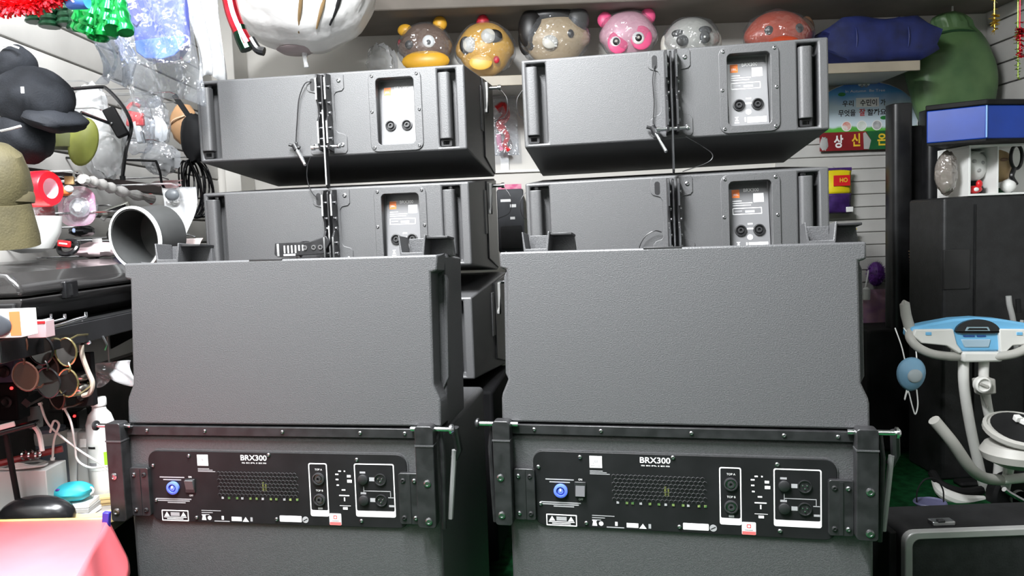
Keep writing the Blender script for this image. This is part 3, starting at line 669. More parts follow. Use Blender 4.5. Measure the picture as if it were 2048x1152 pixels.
# ------------------------------------------------------------------ right side of the back wall
# arched sign
Y = 3.59; c = at(1727, 215, Y); s = Y/1500
t = thing('arched_sign', 'arched blue and white printed sign with Korean lettering on the back wall', 'sign', (c.x, Y, at(1727, 268, Y).z))
t.rotation_euler = (0, 0, 0)
def px2(px, py): return ((px-1727)*s, (268-py)*s + (px-1727)*s*.0)
R_ = 106*s
arc = [(R_*math.cos(a), 34*s + 68*s*math.sin(a)) for a in [PI*q/24 for q in range(25)]]
poly = [(-R_, 0), (R_, 0)] + arc
MB().prism(poly, -.006, .0).build('board', m_white, t)
gm = bpy.data.materials.new('sign_print'); gm.use_nodes = True; nt = gm.node_tree
tc = nt.nodes.new('ShaderNodeTexCoord'); sp = nt.nodes.new('ShaderNodeSeparateXYZ'); nt.links.new(tc.outputs['Object'], sp.inputs[0])
nz = nt.nodes.new('ShaderNodeTexNoise'); nz.inputs['Scale'].default_value = 9; nt.links.new(tc.outputs['Object'], nz.inputs['Vector'])
ma = nt.nodes.new('ShaderNodeMath'); ma.operation = 'MULTIPLY_ADD'; ma.inputs[1].default_value = .06; nt.links.new(nz.outputs['Fac'], ma.inputs[0]); nt.links.new(sp.outputs['Z'], ma.inputs[2])
mr = nt.nodes.new('ShaderNodeMapRange'); mr.inputs[1].default_value = .03; mr.inputs[2].default_value = 104*s+.03; nt.links.new(ma.outputs[0], mr.inputs[0])
cr = nt.nodes.new('ShaderNodeValToRGB'); e = cr.color_ramp.elements
e[0].position = 0; e[0].color = (.06,.30,.04,1); e[1].position = 1; e[1].color = (.01,.10,.50,1)
for p_, c_ in ((.10, (.10,.42,.05,1)), (.14, (.62,.72,.78,1)), (.55, (.58,.72,.84,1)), (.74, (.10,.36,.72,1))):
    q = e.new(p_); q.color = c_
nt.links.new(mr.outputs[0], cr.inputs[0]); nt.links.new(cr.outputs[0], nt.nodes['Principled BSDF'].inputs['Base Color'])
nt.nodes['Principled BSDF'].inputs['Roughness'].default_value = .4
pr = MB().prism([(x*.985, z_*.985+.001) for x, z_ in poly], -.0068, -.0058).build('print', gm, t)
ink = mat('sign_ink', (.02,.02,.03), .5); inkr = mat('sign_ink_red', (.6,.02,.03), .5)
def st(nm, s_, m, x0, x1, y0, y1, bold=.02):
    a_ = px2(x0, y1); b_ = px2(x1, y0); text(nm, s_, m, pr, a_[0], b_[0], a_[1], b_[1], -.0076, bold=bold)
a_ = px2(1711, 216); b_ = px2(1756, 198); MB().bb(a_[0], b_[0], -.0072, -.0068, a_[1], b_[1]).build('name_strip', m_white, pr)
st('lettering', '우리', ink, 1684, 1706, 202, 214); st('lettering', '수민이', ink, 1719, 1752, 201, 214); st('lettering', '가', ink, 1759, 1769, 202, 214)
st('lettering', '무엇을', ink, 1676, 1710, 220, 233); st('lettering', '잘', inkr, 1717, 1729, 219, 233); st('lettering', '할까요?', ink, 1733, 1775, 220, 233)
st('heading', 'In Autumn  Be Tree', m_white, 1690, 1768, 182, 187, 0)
for px in (1692, 1722, 1752):
    a_ = px2(px, 252); MB().lathe([(.024, 0), (.024, -.0006), (0, -.0006)], (a_[0], -.0070, a_[1]), 'y', 24).build('round_picture', m_white, pr)
    MB().lathe([(.020, 0), (.020, -.0006), (0, -.0006)], (a_[0], -.0075, a_[1]), 'y', 24).build('picture', mat('sign_pic%d' % px, {1692: (.75,.7,.66), 1722: (.7,.74,.7), 1752: (.5,.5,.5)}[px], .5, c2={1692: (.7,.2,.15), 1722: (.6,.66,.6), 1752: (.3,.3,.32)}[px], vscale=40), pr)
for px, py in ((1766, 238), (1683, 190)):
    a_ = px2(px, py); MB().ball((a_[0], -.0072, a_[1]), (.018, .0008, .009), 12, 6).build('leaf', mat('sign_leaf', (.02,.22,.04), .5), pr)
for k in range(5):
    a_ = px2(1718+4*k, 172+(k % 2)*3); MB().ball((a_[0], -.010, a_[1]), (.009, .006, .008), 10, 6).build('bow', m_clear2 if k % 2 else m_whitep, t)
# red and green banner strip
Y = 3.585; a = at(1640, 303, Y); c1 = at(1640, 266, Y); b2 = at(1782, 300, Y)
t = thing('banner_strip', 'red and green banner strip with yellow letters below the arched sign', 'banner', ((a.x+b2.x)/2, Y, a.z))
w_ = (b2.x-a.x)/2; h_ = c1.z-a.z
MB().bb(-w_, w_, -.004, .004, 0, h_).build('strip', mat('banner_red', (.22,.008,.012), .5, var=.2), t)
MB().prism([(w_*.36, 0), (w_*1.001, 0), (w_*1.001, h_), (w_*.28, h_), (w_*.42, h_*.55)], -.0055, -.004).build('green_end', mat('banner_green', (.008,.10,.03), .5, var=.2), t)
MB().prism([(w_*.22, h_*.04), (w_*.36, .002), (w_*.42, h_*.5), (w_*.26, h_*.95), (w_*.20, h_*.9)], -.007, -.0055).build('silver_patch', m_greyp, t)
yl = mat('banner_yellow', (.75,.5,.03), .5)
text('lettering', '상', m_white, t, -w_*.62, -w_*.36, h_*.15, h_*.85, -.0052, bold=.03); text('lettering', '신', yl, t, -w_*.12, w_*.12, h_*.2, h_*.9, -.0052, bold=.03); text('lettering', '온', yl, t, w_*.6, w_*.85, h_*.2, h_*.85, -.0062, bold=.03)
MB().ball((-w_*.9, -.005, h_*.4), (.02, .004, .03), 12, 8, lump(.2, 2)).build('flower_print', m_greyp, t)
# packets hanging beside the right stack
def packet(label, px0, px1, py0, py1, Y, m_top, m_bot, split=.45, tags=()):
    a = at(px0, py1, Y); b_ = at(px1, py0, Y); w_ = b_.x-a.x; h_ = b_.z-a.z
    t = thing('snack_packet', label, 'packet', ((a.x+b_.x)/2, Y, a.z))
    def bag(z0, z1):
        return lambda u, v: ((u-.5)*w_*(1-.06*math.sin(PI*v)), -.022*math.sin(PI*u)*math.sin(PI*(z0+(z1-z0)*v))**.6, h_*(z0+(z1-z0)*v))
    MB().patch(bag(split, 1), 10, 10).build('upper_film', m_top, t, solid=.002)
    MB().patch(bag(0, split), 10, 10).build('lower_film', m_bot, t, solid=.002)
    MB().bb(-w_/2, w_/2, -.003, .003, h_*.97, h_*1.04).build('seal', m_bot, t)
    MB().cyl((0, .0, h_*1.02), (0, .03, h_*1.08), .002).build('hook', m_chrome, t)
    return t, w_, h_
t, w_, h_ = packet('yellow and purple packet hanging by the right array stack', 1640, 1703, 338, 428, 3.54, mat('packet_yellow', (.72,.58,.01), .3, var=.1), mat('packet_purple', (.05,.02,.12), .3, var=.3, vscale=30))
MB().bb(-.02, w_*.38, -.026, -.023, h_*.62, h_*.86).build('red_patch', m_red, t); text('lettering', 'HO', yl, t, w_*.05, w_*.30, h_*.70, h_*.80, -.0268, bold=.03)
MB().bb(w_*.30, w_*.52, -.012, -.006, h_*.02, h_*.14).build('price_tag', m_whitep, t, bevel=.002)
packet('small yellow packet just above the right plain cabinet', 1690, 1713, 458, 500, 3.54, mat('packet_dark', (.02,.02,.02), .3), mat('packet_yellow2', (.75,.60,.02), .3, var=.1), .72)
# purple pompom, white holder, pink sheet
Y = 3.53; c = at(1752, 548, Y)
t = thing('pompom', 'fuzzy purple pompom on a white stick beside the black post', 'pompom', (c.x, Y, c.z-.07))
b = MB(); rs = random.Random(3)
for k in range(420):
    d = Vector((rs.gauss(0,1), rs.gauss(0,1), rs.gauss(0,1))).normalized(); o_ = Vector((0,0,.07)); q = d.orthogonal()*.004
    e_ = o_+Vector((d.x*.045, d.y*.045, d.z*.068))*rs.uniform(.85,1.1); b.add([o_+d*.02+q, o_+d*.02-q, e_], [(0,1,2)])
b.ball((0,0,.07), (.037,.037,.058), 14, 10); pm = b.build('tuft', mat('purple_tuft', (.10,.02,.20), .5, var=.4, vscale=60), t, smooth=False); pm['kind'] = 'stuff'
MB().cyl((-.05, 0, .0), (-.035, 0, .09), .004).lathe([(.016, -.05), (.018, 0), (.008, .01)], (-.045, 0, 0)).build('stick', m_whitep, t)
a = at(1722, 662, 3.585); b_ = at(1778, 578, 3.585); w_ = b_.x-a.x; h_ = b_.z-a.z
o = MB().patch(lambda u, v: ((u-.5)*w_*(1-.15*(1-v)), .006*math.sin(7*u+3*v), h_*v+.012*math.sin(9*u)*(1-v)), 14, 10).build('printed_sheet', mat('pink_violet_print', (.50,.26,.48), .5, c2=(.75,.45,.55), vscale=14), None, ((a.x+b_.x)/2, 3.592, a.z), solid=.003)
tag(o, 'pink and violet printed sheet under the purple pompom', 'sheet')
# black folded treadmill: two tall posts, deck between, base
t = thing('folded_treadmill', 'tall black folded treadmill with two rounded upright posts', 'treadmill', (at(1830, 900, 3.30).x, 3.30, FZ))
def post(px0, px1, pyt, Y, nm, pyb):
    a = at(px0, 400, Y); b_ = at(px1, 400, Y); r = (b_.x-a.x)/2; zt = at((px0+px1)/2, pyt, Y).z
    x = (a.x+b_.x)/2 - t.location.x; zb = 0
    p_ = [(x+r*math.copysign(abs(math.cos(q))**.6, math.cos(q)), Y-3.30+r*math.copysign(abs(math.sin(q))**.6, math.sin(q))) for q in [2*PI*i/24 for i in range(24)]]
    MB().prism(p_, zb, zt-FZ, axis='z').build(nm, m_bk2, t, bevel=.004)
m_bk2 = mat('treadmill_black', (.013,.013,.014), .33, var=.25, vscale=20)
post(1776, 1818, 209, 3.28, 'post', None); post(1843, 1886, 221, 3.30, 'post', None)
a = at(1800, 252, 3.30); b_ = at(1862, 252, 3.30)
MB().bb(a.x-t.location.x, b_.x-t.location.x+.02, -.0, .05, .0, a.z-FZ).build('deck', m_bkm, t, bevel=.006)
a = at(1738, 662, 3.20); b_ = at(1890, 662, 3.20); a.z -= FZ
MB().prism([(a.x-t.location.x, .02), (b_.x-t.location.x, .02), (b_.x-t.location.x, a.z), (a.x-t.location.x+.01, a.z), (a.x-t.location.x, a.z-.015)], -.09, .16).build('base_cover', m_bkm, t, bevel=.008)
# coiled cord hanging on the treadmill
pts = []; ca = at(1824, 500, 3.16); cb = at(1836, 650, 3.16)
for i in range(0, 26*10+1):
    u = i/260; th = 2*PI*26*u; cc = ca.lerp(cb, u); pts.append(cc+Vector((.012*math.cos(th), .012*math.sin(th), 0)))
t = thing('coiled_cord', 'brown coiled cord hanging in front of the black posts', 'cord', cb)
MB().tube(pts, .0028, 6).build('coil', mat('brown_cord', (.10,.055,.02), .5, var=.2), t, neg(t))
MB().tube(bez([ca, ca+Vector((.004,0,.02)), ca+Vector((.03,.02,.04)), at(1856, 468, 3.262)], 14), .0025, 6).build('lead', m_greyp, t, neg(t))
# large black case at the right
a = at(1887, 395, 2.86); X0 = a.x; ZT = a.z
t = thing('tall_black_case', 'large black upholstered case standing right of the posts', 'case', (X0+.32, 2.95, FZ))
MB().bb(-.32, .29, -.09, .16, .0, ZT-FZ).build('body', mat('case_black', (.0135,.0135,.0145), .5, var=.25, vscale=25, bump=.3, bscale=150), t, bevel=.012, seg=3)
a = at(1853+35, 500, 2.855); b_ = at(1905+35, 578, 2.855)
MB().bb(a.x-X0-.32, b_.x-X0-.32, -.096, -.088, b_.z-FZ, a.z-FZ).build('pocket', mat('pocket_black', (.018,.017,.017), .7, var=.2), t, bevel=.003)
for x in (-.20, .0, .2): MB().cyl((x, -.0915, .05), (x, -.0915, ZT-FZ-.03), .0035).build('piping', m_bkm, t)
# white cubby with mask toys, blue crate on it
a = at(1926, 385, 2.90); zb = ZT + .002; zt = at(1990, 288, 2.86).z
t = thing('white_cubby', 'white open box on the black case holding two toy masks', 'box', (a.x+.22, 2.965, zb))
hh = zt-zb
for nm, q in (('back', (-.22,.22,.10,.11,0,hh)), ('base', (-.22,.22,-.10,.10,0,.008)), ('top', (-.22,.22,-.10,.10,hh-.008,hh)), ('side', (-.22,-.212,-.10,.10,.008,hh-.008)), ('side', (.212,.22,-.10,.10,.008,hh-.008)), ('divider', (-.112,-.106,-.10,.10,.008,hh-.008))):
    MB().bb(*q).build(nm, m_whitep, t, bevel=.001)
c = at(1950, 318, 2.94)
t = thing('ball_mask', 'white dimpled ball mask in the left half of the cubby', 'mask', (c.x, 2.955, zb+.009))
MB().lathe([(.03,0),(.035,.03),(.02,.05)]).build('stand', m_bkm, t)
MB().ball((0,0,.108), (.052,.045,.060), 22, 16, lump(.03, 8, 5)).build('face', m_whitep, t)
for dx, dz in ((-.018,.125),(.014,.118),(.0,.09)): MB().ball((dx,-.040,dz), (.009,.006,.008), 10, 8).build('dimple', m_greyp, t)
MB().tube([(-.05,-.01,.14),(-.02,-.045,.155),(.03,-.03,.165)], .003, 6).build('strap', m_greyp, t)
c = at(2012, 330, 2.94)
t = thing('tan_mask', 'tan toy mask with a looped black strap in the cubby', 'mask', (c.x, 2.955, zb+.009))
MB().ball((-.012,0,.105), (.046,.035,.062), 20, 14, lump(.04, 9)).build('face', my('tan_face', (.42,.28,.14)), t)
MB().tube([(.02+.022*math.cos(q), -.045, .135+.045*math.sin(q)) for q in [2*PI*i/24 for i in range(25)]], .0065, 8).build('strap', m_bk, t)
MB().tube(bez([(.012,-.045,.092),(.0,-.05,.06),(.02,-.045,.03)], 10), .009, 8).build('strap_end', m_bk, t)
MB().ball((-.004,-.035,.026), (.026,.03,.026), 16, 10).build('neck', m_whitep, t); MB().lathe([(.03,0),(.03,.012),(.02,.02)], (.0,0,0)).build('collar', mat('dark_green', (.01,.09,.03), .5), t)
MB().ball((-.02,-.034,.128), (.016,.006,.007), 12, 8).build('brow', k_br, t)
c = at(1957, 372, 2.88)
t = thing('red_toy', 'small red and white toy at the foot of the cubby', 'toy', (c.x-.01, 2.895, zb+.009))
MB().ball((0,0,.016), (.034,.013,.015), 16, 10).build('body', m_red, t); MB().ball((.022,0,.036), (.012,.011,.016), 12, 8).build('head', m_red, t); MB().ball((.004,-.011,.016), (.011,.005,.008), 10, 8).build('badge', m_whitep, t)
c = at(1903, 350, 2.86)
o = MB().ball((0,0,.085), (.040,.035,.083), 20, 14, lump(.07, 4)).build('wrapped_toy', plastic('smoky_plastic', (.45,.40,.36), .55, .4), None, (c.x, 2.895, zb+.006)); tag(o, 'brownish toy in smoky plastic left of the white cubby', 'toy')
# blue crate
c0 = at(1983, 285, 2.70); t = thing('blue_crate', 'bright blue plastic crate with a black rim above the cubby', 'crate', (c0.x+.06, 2.92, zt+.001), (0,0,.0))
hb = at(1983, 200, 2.75).z - zt
mbl = mat('crate_blue', (.003,.042,.32), .4, var=.12)
q = [(-.06,-.19),(.36,-.10),(.36,.10),(-.02,.12),(-.215,-.08)]
t.rotation_euler = (0, 0, 0)
MB().prism(q, .008, hb-.02, axis='z').build('body', mbl, t, bevel=.004)
MB().prism([(x*1.03, y*1.04) for x, y in q], hb-.02, hb, axis='z').build('rim', m_bkm, t, bevel=.004)
MB().prism([(x*.98, y*.98) for x, y in q], 0, .008, axis='z').build('foot_rim', m_bkm, t)
MB().cyl((-.0602,-.1915,.012), (-.0602,-.1915,hb-.022), .003).build('corner_edge', mat('crate_pale', (.25,.45,.8), .3), t)
# green bag
gprof = [(24,14,1905,.5),(32,34,1898,.5),(46,40,1905,.5),(58,34,1908,.5),(68,48,1910,.8),(90,64,1908,.8),(112,82,1898,.9),(135,86,1900,1),(165,85,1903,1),(195,84,1905,1),(225,78,1908,.9),(255,66,1912,.8),(285,46,1912,.7),(308,26,1906,.5),(314,8,1898,.5)]
Y = 3.47; c = at(1902, 310, Y); t = thing('green_bag', 'stuffed green plastic bag hanging beside the blue bundle', 'bag', (c.x, Y, c.z))
b = MB(); v = []; N = 30; s = Y/1500
for i, (py, r, cx, fl) in enumerate(gprof):
    cc = at(cx, py, Y) - t.location
    for k in range(N):
        th = 2*PI*k/N; rr = r*s*(1+.07*math.sin(4*th+i*.55)+.05*math.sin(7*th-i*.9)+.03*math.sin(13*th+i*1.7)+(.12*math.sin(11*th) if i < 4 else 0)); v.append((cc.x+rr*math.cos(th), rr*.48*math.sin(th), cc.z+.006*math.sin(3*th+i)))
f = [(i*N+k, i*N+(k+1) % N, (i+1)*N+(k+1) % N, (i+1)*N+k) for i in range(len(gprof)-1) for k in range(N)] + [tuple(range(N)), tuple((len(gprof)-1)*N+k for k in range(N))]
b.add(v, f).build('bag_body', mat('green_film', (.055,.12,.045), .45, c2=(.10,.18,.07), vscale=7, bump=1.0, bscale=14), t, sub=1)
cc = at(1905, 68, Y)-t.location
MB().tube([(cc.x+.105*math.cos(q), 0.052*math.sin(q), cc.z+.003*math.sin(3*q)) for q in [2*PI*i/20 for i in range(21)]], .006, 8).build('tie', mat('dark_green2', (.01,.05,.015), .5), t)
top = at(1905, 28, Y)-t.location; MB().cyl((top.x, 0, top.z-.02), (top.x, 0, CEIL-c.z-.002), .004).build('hanging_cord', m_greyp, t)
# tinsel at the upper right
def tinsel(label, pts, m, n, w_, name='tinsel_garland'):
    t = thing(name, label, 'tinsel', pts[-1]); P_ = bez(pts, 40); b = MB(); rs = random.Random(n)
    for k in range(n):
        p_ = P_[rs.randrange(len(P_))]; d = Vector((rs.gauss(0,1), rs.gauss(0,1), rs.gauss(0,.6)-.4)).normalized(); q = d.orthogonal().normalized()*.0035
        e_ = p_ + d*rs.uniform(.4, 1)*w_; b.add([p_+q, p_-q, e_-q*.6, e_+q*.6], [(0,1,2,3)])
    o = b.build('strands', m, t, neg(t), smooth=False); o['kind'] = 'stuff'
    MB().tube(P_, .002, 5).build('core', m, t, neg(t)); return t
foil = lambda n, c: mat(n, c, .22, .85, var=.3, vscale=30)
def hang(px, pys, Y): 
    l = [at(px, y, Y) for y in pys]; l[0] = Vector((l[0].x, l[0].y, CEIL-.003)); return l
tinsel('gold tinsel strand hanging right of the green bag', hang(1989, (-60, 0, 30, 62), 2.6), foil('gold_foil', (.6,.42,.06)), 160, .018)
tinsel('red beaded tinsel strand at the upper right edge', hang(2040, (-60, 10, 60, 112), 2.5), foil('red_foil', (.7,.03,.05)), 200, .022)
tinsel('green tinsel strand behind the gold one', hang(2036, (-60, 0, 80, 155), 2.7), foil('lime_foil', (.3,.42,.08)), 140, .016)
# ------------------------------------------------------------------ exercise bike
BYK = 2.62
bs = at(1985, 1030, 2.80)
t = thing('exercise_bike', 'white exercise bike with a sky blue console and grey grips', 'exercise bike', (bs.x, 2.75, FZ))
Ln = neg(t); P3 = lambda px, py, Y=BYK: at(px, py, Y)
m_bw = mat('bike_white', (.78,.77,.74), .35, var=.03); m_bb = mat('bike_blue', (.18,.50,.80), .4, var=.04); m_bg = mat('bike_grey', (.42,.41,.38), .5, var=.06)
def outl(pts, y0, y1, nm, m, par=t, Y=BYK, bevel=.004, l=None):
    return MB().prism([(at(px, py, Y).x, at(px, py, Y).z) for px, py in pts], Y+y0, Y+y1).build(nm, m, par, Ln if par is t else None, bevel=bevel)
con = outl([(1815,653),(1850,645),(1900,636),(1945,633),(1990,636),(2040,644),(2078,653),(2084,668),(2070,684),(1995,684),(1988,700),(1915,700),(1895,684),(1828,684),(1812,670)], -.03, .03, 'console', m_bb, bevel=.008)
outl([(1818,656),(1893,655),(1900,684),(1912,700),(1905,704),(1880,688),(1830,683),(1814,668)], -.042, -.02, 'grip_cover', m_bw)
outl([(1983,655),(2076,656),(2082,668),(2066,683),(2010,688),(1994,704),(1986,700)], -.042, -.02, 'grip_cover', m_bw)
outl([(1838,661),(1849,661),(1849,667),(1838,667)], -.045, -.040, 'pulse_pad', m_bb, bevel=.001); outl([(2017,661),(2028,661),(2028,667),(2017,667)], -.045, -.040, 'pulse_pad', m_bb, bevel=.001)
dsp = outl([(1898,660)]+[(1942+44*math.cos(q), 661-25*math.sin(q)) for q in [PI*(24-i)/24 for i in range(25)]]+[(1986,660),(1975,664),(1910,664)], -.040, -.02, 'display', mat('display_dark', (.01,.012,.014), .08, spec=.8), bevel=.002)
outl([(1920,651),(1962,651),(1966,659),(1916,659)], -.0415, -.039, 'screen', mat('lcd', (.30,.42,.48), .2), bevel=.001); outl([(1924,653),(1958,653),(1961,657),(1920,657)], -.0425, -.041, 'screen_window', m_bk, bevel=0)
outl([(1916,668),(1938,668),(1938,671),(1916,671)], -.033, -.029, 'lettering', mat('navy_print', (.02,.08,.3), .5), bevel=0); outl([(1943,668),(1960,668),(1960,671),(1943,671)], -.033, -.029, 'lettering', mat('navy_print', (.02,.08,.3), .5), bevel=0)
outl([(1911,676),(1970,676),(1966,692),(1918,692)], -.034, -.028, 'tray', mat('tray_pale', (.42,.58,.70), .35), bevel=.003)
outl([(1910,700),(1990,700),(1990,720),(1912,721)], -.045, .035, 'console_foot', m_bw, bevel=.008)
for sgn in (0, 1):
    mx = (lambda x: x) if not sgn else (lambda x: 3892-x)
    MB().tube(bez([P3(mx(1822),658), P3(mx(1820),675,BYK-.03), P3(mx(1835),694,BYK-.05), P3(mx(1865),708,BYK-.05), P3(mx(1905),713,BYK-.03), P3(mx(1925),712)], 24), .0155, 12).build('grip_loop', m_bg, t, Ln)
    MB().tube([P3(mx(1806),606), P3(mx(1809),607), P3(mx(1812),630), P3(mx(1821),662)], [.012,.0165,.0175,.018], 12).build('horn_grip', m_bg, t, Ln)
MB().tube(bez([P3(1927,720), P3(1928,770), P3(1940,850,2.66), P3(1962,950,2.72), P3(1980,1015,2.78)], 24), .0175, 12).build('post', m_bw, t, Ln)
MB().tube(bez([P3(1968,720), P3(1968,765), P3(1978,830,2.66), P3(1998,900,2.72), P3(1990,1010,2.78)], 24), .0165, 12).build('post', m_bw, t, Ln)
kn = outl([(1938,754),(1974,752),(1976,782),(1944,786)], -.05, -.01, 'tension_box', m_bg, bevel=.006)
c = P3(1961, 768, BYK-.05); MB().lathe([(.028,0),(.028,-.018),(.022,-.022),(.02,-.014),(0,-.014)], axis='y', n=24).build('tension_knob', m_bw, t, c+Ln)
MB().box((0,-.02,.0), (.03,.008,.008), (0,.4,0)).build('knob_pointer', m_bg, t, c+Ln)
MB().tube(bez([P3(1962,784), P3(1968,800), P3(1975,815)], 8), .003, 6).build('cable', m_bg, t, Ln)
# seat with pad on top
SY = 2.42; c = at(2042, 905, SY)
MB().lathe([(.0,-.05),(.06,-.045),(.105,-.02),(.115,.005),(.10,.03),(.06,.045),(0,.05)], n=30, mod=lambda th, i: 1+.08*math.cos(2*th)).build('seat', m_bg, t, c+Ln)
c2 = at(2040, 858, SY)
pad = MB().lathe([(.095,0),(.108,.012),(.108,.026),(.098,.032),(.094,.026),(.0,.022)], n=30, mod=lambda th, i: 1+.06*math.cos(2*th)).build('seat_tray', m_bg, t, c2+Ln+Vector((0,0,-.02)), (.35, 0, 0))
MB().lathe([(.09,.027),(.09,.029),(0,.030)], n=30).build('tray_pad', m_bkm, pad)
MB().box((.03,-.01,.04), (.018,.10,.018), (0,0,.5)).box((0,.03,.045), (.02,.02,.02)).build('clip', m_bw, pad, bevel=.003)
MB().cyl(at(2020,925,SY+.05), at(2004,1010,2.70), .016).build('seat_post', m_bw, t, Ln)
MB().tube(bez([at(1868,840,2.35), at(1905,885,2.36), at(1940,935,2.40), at(1968,955,2.45), at(2000,960,2.5)], 26), .0185, 12).build('lower_grip', m_bg, t, Ln)
MB().tube([at(1998,960,2.5), at(2090,952,2.5)], .0165, 12).build('lower_bar', m_bw, t, Ln)
c = at(2025, 990, 2.62); MB().lathe([(.075,-.03),(.085,-.02),(.085,.02),(.075,.03)], axis='y', n=28).build('flywheel', m_bkm, t, c+Ln)
MB().lathe([(.03,-.045),(.03,-.03),(.0,-.03)], axis='y', n=20).build('crank_hub', m_greyp, t, c+Ln)
MB().tube([c+Vector((0,-.05,0)), c+Vector((-.05,-.055,.03)), c+Vector((-.07,-.06,.045))], .009, 8).build('crank', m_chrome, t, Ln)
c = at(2000, 1022, 2.80); MB().bb(-.07,.09,-.05,.05,-.02,.035).build('base_block', m_bw, t, c+Ln, bevel=.008)
zf = at(2000, 1040, 2.80).z
MB().bb(-.14,.16,-.03,.03,0,max(.02, c.z-FZ-.02)).build('floor_bar', m_bkm, t, (0, .05, 0), bevel=.01)
pd = [at(1868,962,2.72), at(1885,985,2.66), at(1925,1000,2.64), at(1968,997,2.66)]
MB().tube(bez(pd, 16), [.010+.012*math.sin(PI*i/15.0) if i < 16 else .010 for i in range(len(bez(pd, 16)))], 10).build('foot_plate', m_bw, t, Ln)
MB().tube(bez([p_+Vector((.01,.03,.02)) for p_ in pd], 16), .016, 8).build('foot_pad', m_bkm, t, Ln)
# mask hanging on the bike
c = at(1822, 748, BYK-.06); t = thing('dust_mask', 'blue cup dust mask hanging from the left bike grip', 'mask', (c.x, c.y, c.z-.06))
def cup(u, v):
    a = 2*PI*u; r = v; x = .050*r*math.cos(a)*(1+.08*math.sin(a)); z_ = .058*r*math.sin(a); return (x+.004*(1-r), -.03*(1-r*r), .06+z_)
MB().patch(cup, 28, 8).build('cup', mat('mask_blue', (.22,.42,.60), .6, var=.08, bump=.2, bscale=150), t, solid=.003)
MB().ball((0,-.026,.058), (.026,.008,.024), 16, 10).build('filter', mat('mask_grey_patch', (.40,.45,.48), .5, var=.1), t)
for dx, x2 in ((-.022, -.030), (.020, .0)): MB().tube(bez([(dx,0,.112), (dx*1.1,.02,.16), (x2,.05,.215)], 12), .0022, 6).build('ear_loop', m_whitep, t)
MB().tube(bez([(-.015,0,.004),(-.022,0,-.03),(-.010,.0,.0),(.004,.0,-.05),(.015,0,-.082),(.024,0,-.05),(.020,0,.005)], 40), .0022, 6).build('ear_loop', m_whitep, t)
# second bike handle at the right edge
a = at(2030, 640, 2.80); t = thing('walking_stick_bars', 'grey tubular handles of another machine at the right edge', 'handles', (a.x, 2.80, ZT*0+at(2030,700,2.80).z))
Ln = neg(t)
MB().tube(bez([at(2017,592,2.80), at(2019,610,2.80), at(2026,640,2.80), at(2034,700,2.80)], 14), .010, 10).build('bar', m_greyp, t, Ln)
MB().tube([at(2044,640,2.80), at(2040,690,2.80)], [.006,.018], 10).build('bar', m_greyp, t, Ln)
MB().tube([at(2036,598,2.80), at(2038,625,2.80)], .009, 10).build('grip', m_bkm, t, Ln)
# small lavender basket on the green floor
c = atz(1860, 1034, FZ); c = Vector((c.x, c.y, FZ)); t = thing('small_basket', 'small lavender basket with a thin handle on the green floor', 'basket', c); t.scale = (.62, .62, .8)
ml = mat('lavender', (.12,.12,.22), .5, var=.15)
MB().lathe([(.045,0),(.06,.06),(.062,.065),(.055,.062),(.042,.006),(0,.006)], n=24, mod=lambda th, i: 1+.25*abs(math.cos(th))).build('tub', ml, t)
MB().lathe([(.066,.058),(.070,.064),(.066,.070),(.060,.064)], n=24, mod=lambda th, i: 1+.25*abs(math.cos(th))).build('rim', ml, t)
MB().tube(bez([(-.075,0,.06),(-.07,0,.12),(-.03,0,.165),(.03,0,.165),(.07,0,.12),(.075,0,.06)], 20), .004, 6).build('handle', m_bkm, t)
# black suitcase with silver frame
Y = 1.90; a = at(1806, 1062, Y); ht = a.z; x0 = a.x; x1 = x0+.52
t = thing('flight_case', 'black suitcase with a silver metal frame in the lower right corner', 'suitcase', ((x0+x1)/2, Y, FZ))
hw = .26; ht -= FZ
MB().prism(rrect(-hw, hw, .0, ht, .03), .01, .17).build('shell', m_bkm, t, bevel=.004)
MB().ring(rrect(-hw, hw, .0, ht, .03), rrect(-hw+.020, hw-.02, .02, ht-.020, .02), -.012, .012).build('frame', mat('frame_silver', (.36,.36,.35), .4, .35, var=.1), t, bevel=.003)
MB().prism(rrect(-hw+.019, hw-.019, .019, ht-.019, .02), -.006, .012).build('panel', mat('case_panel', (.012,.012,.013), .55, var=.3, vscale=30, bump=.3, bscale=200), t, bevel=.003)
MB().bb(-hw-.02, -hw+.001, .03, .16, .0, ht-.015).build('side_bumper', m_bkm, t, bevel=.004)
for x in (-.17, .10):
    lt = MB().bb(x, x+.06, .02, .05, ht-.001, ht+.012).build('latch', m_screw, t, bevel=.003); MB().bb(x+.012, x+.03, .015, .03, ht+.011, ht+.018).build('latch_tab', m_dark, lt, bevel=.002)

# ------------------------------------------------------------------ between the two stacks, on the back wall
Y = 3.56; c = at(1005, 250, Y)
t = thing('toy_packet', 'red toy in a clear packet hanging between the two array stacks', 'toy', (c.x, Y, at(1005, 312, Y).z)); s = Y/1500
MB().patch(lambda u, v: ((u-.5)*62*s*(1-.1*v), -.02-.018*math.sin(PI*u)*math.sin(PI*v), v*125*s), 12, 14).build('clear_bag', m_clear, t, solid=.001)
def rib(pts, r, nm, m): return MB().tube(bez([((px-1005)*s, -.015, (312-py)*s) for px, py in pts], 20), r, 8).build(nm, m, t)
rib([(995,222),(1008,215),(1012,235),(1000,250),(1006,262)], .020, 'toy_top', m_red); rib([(1004,258),(1014,275),(1008,292),(1016,303)], .012, 'toy_tail', m_red)
rib([(996,270),(998,290),(1002,302)], .013, 'toy_side', m_pink); rib([(1006,215),(1012,225)], .006, 'painted_glint', m_whitep)  # small white piece painted onto the toy as a glint
MB().tube(bez([(0,-.02,125*s), (0,.0,140*s), (0,.04,142*s)], 8), .003, 6).build('hook', m_chrome, t)
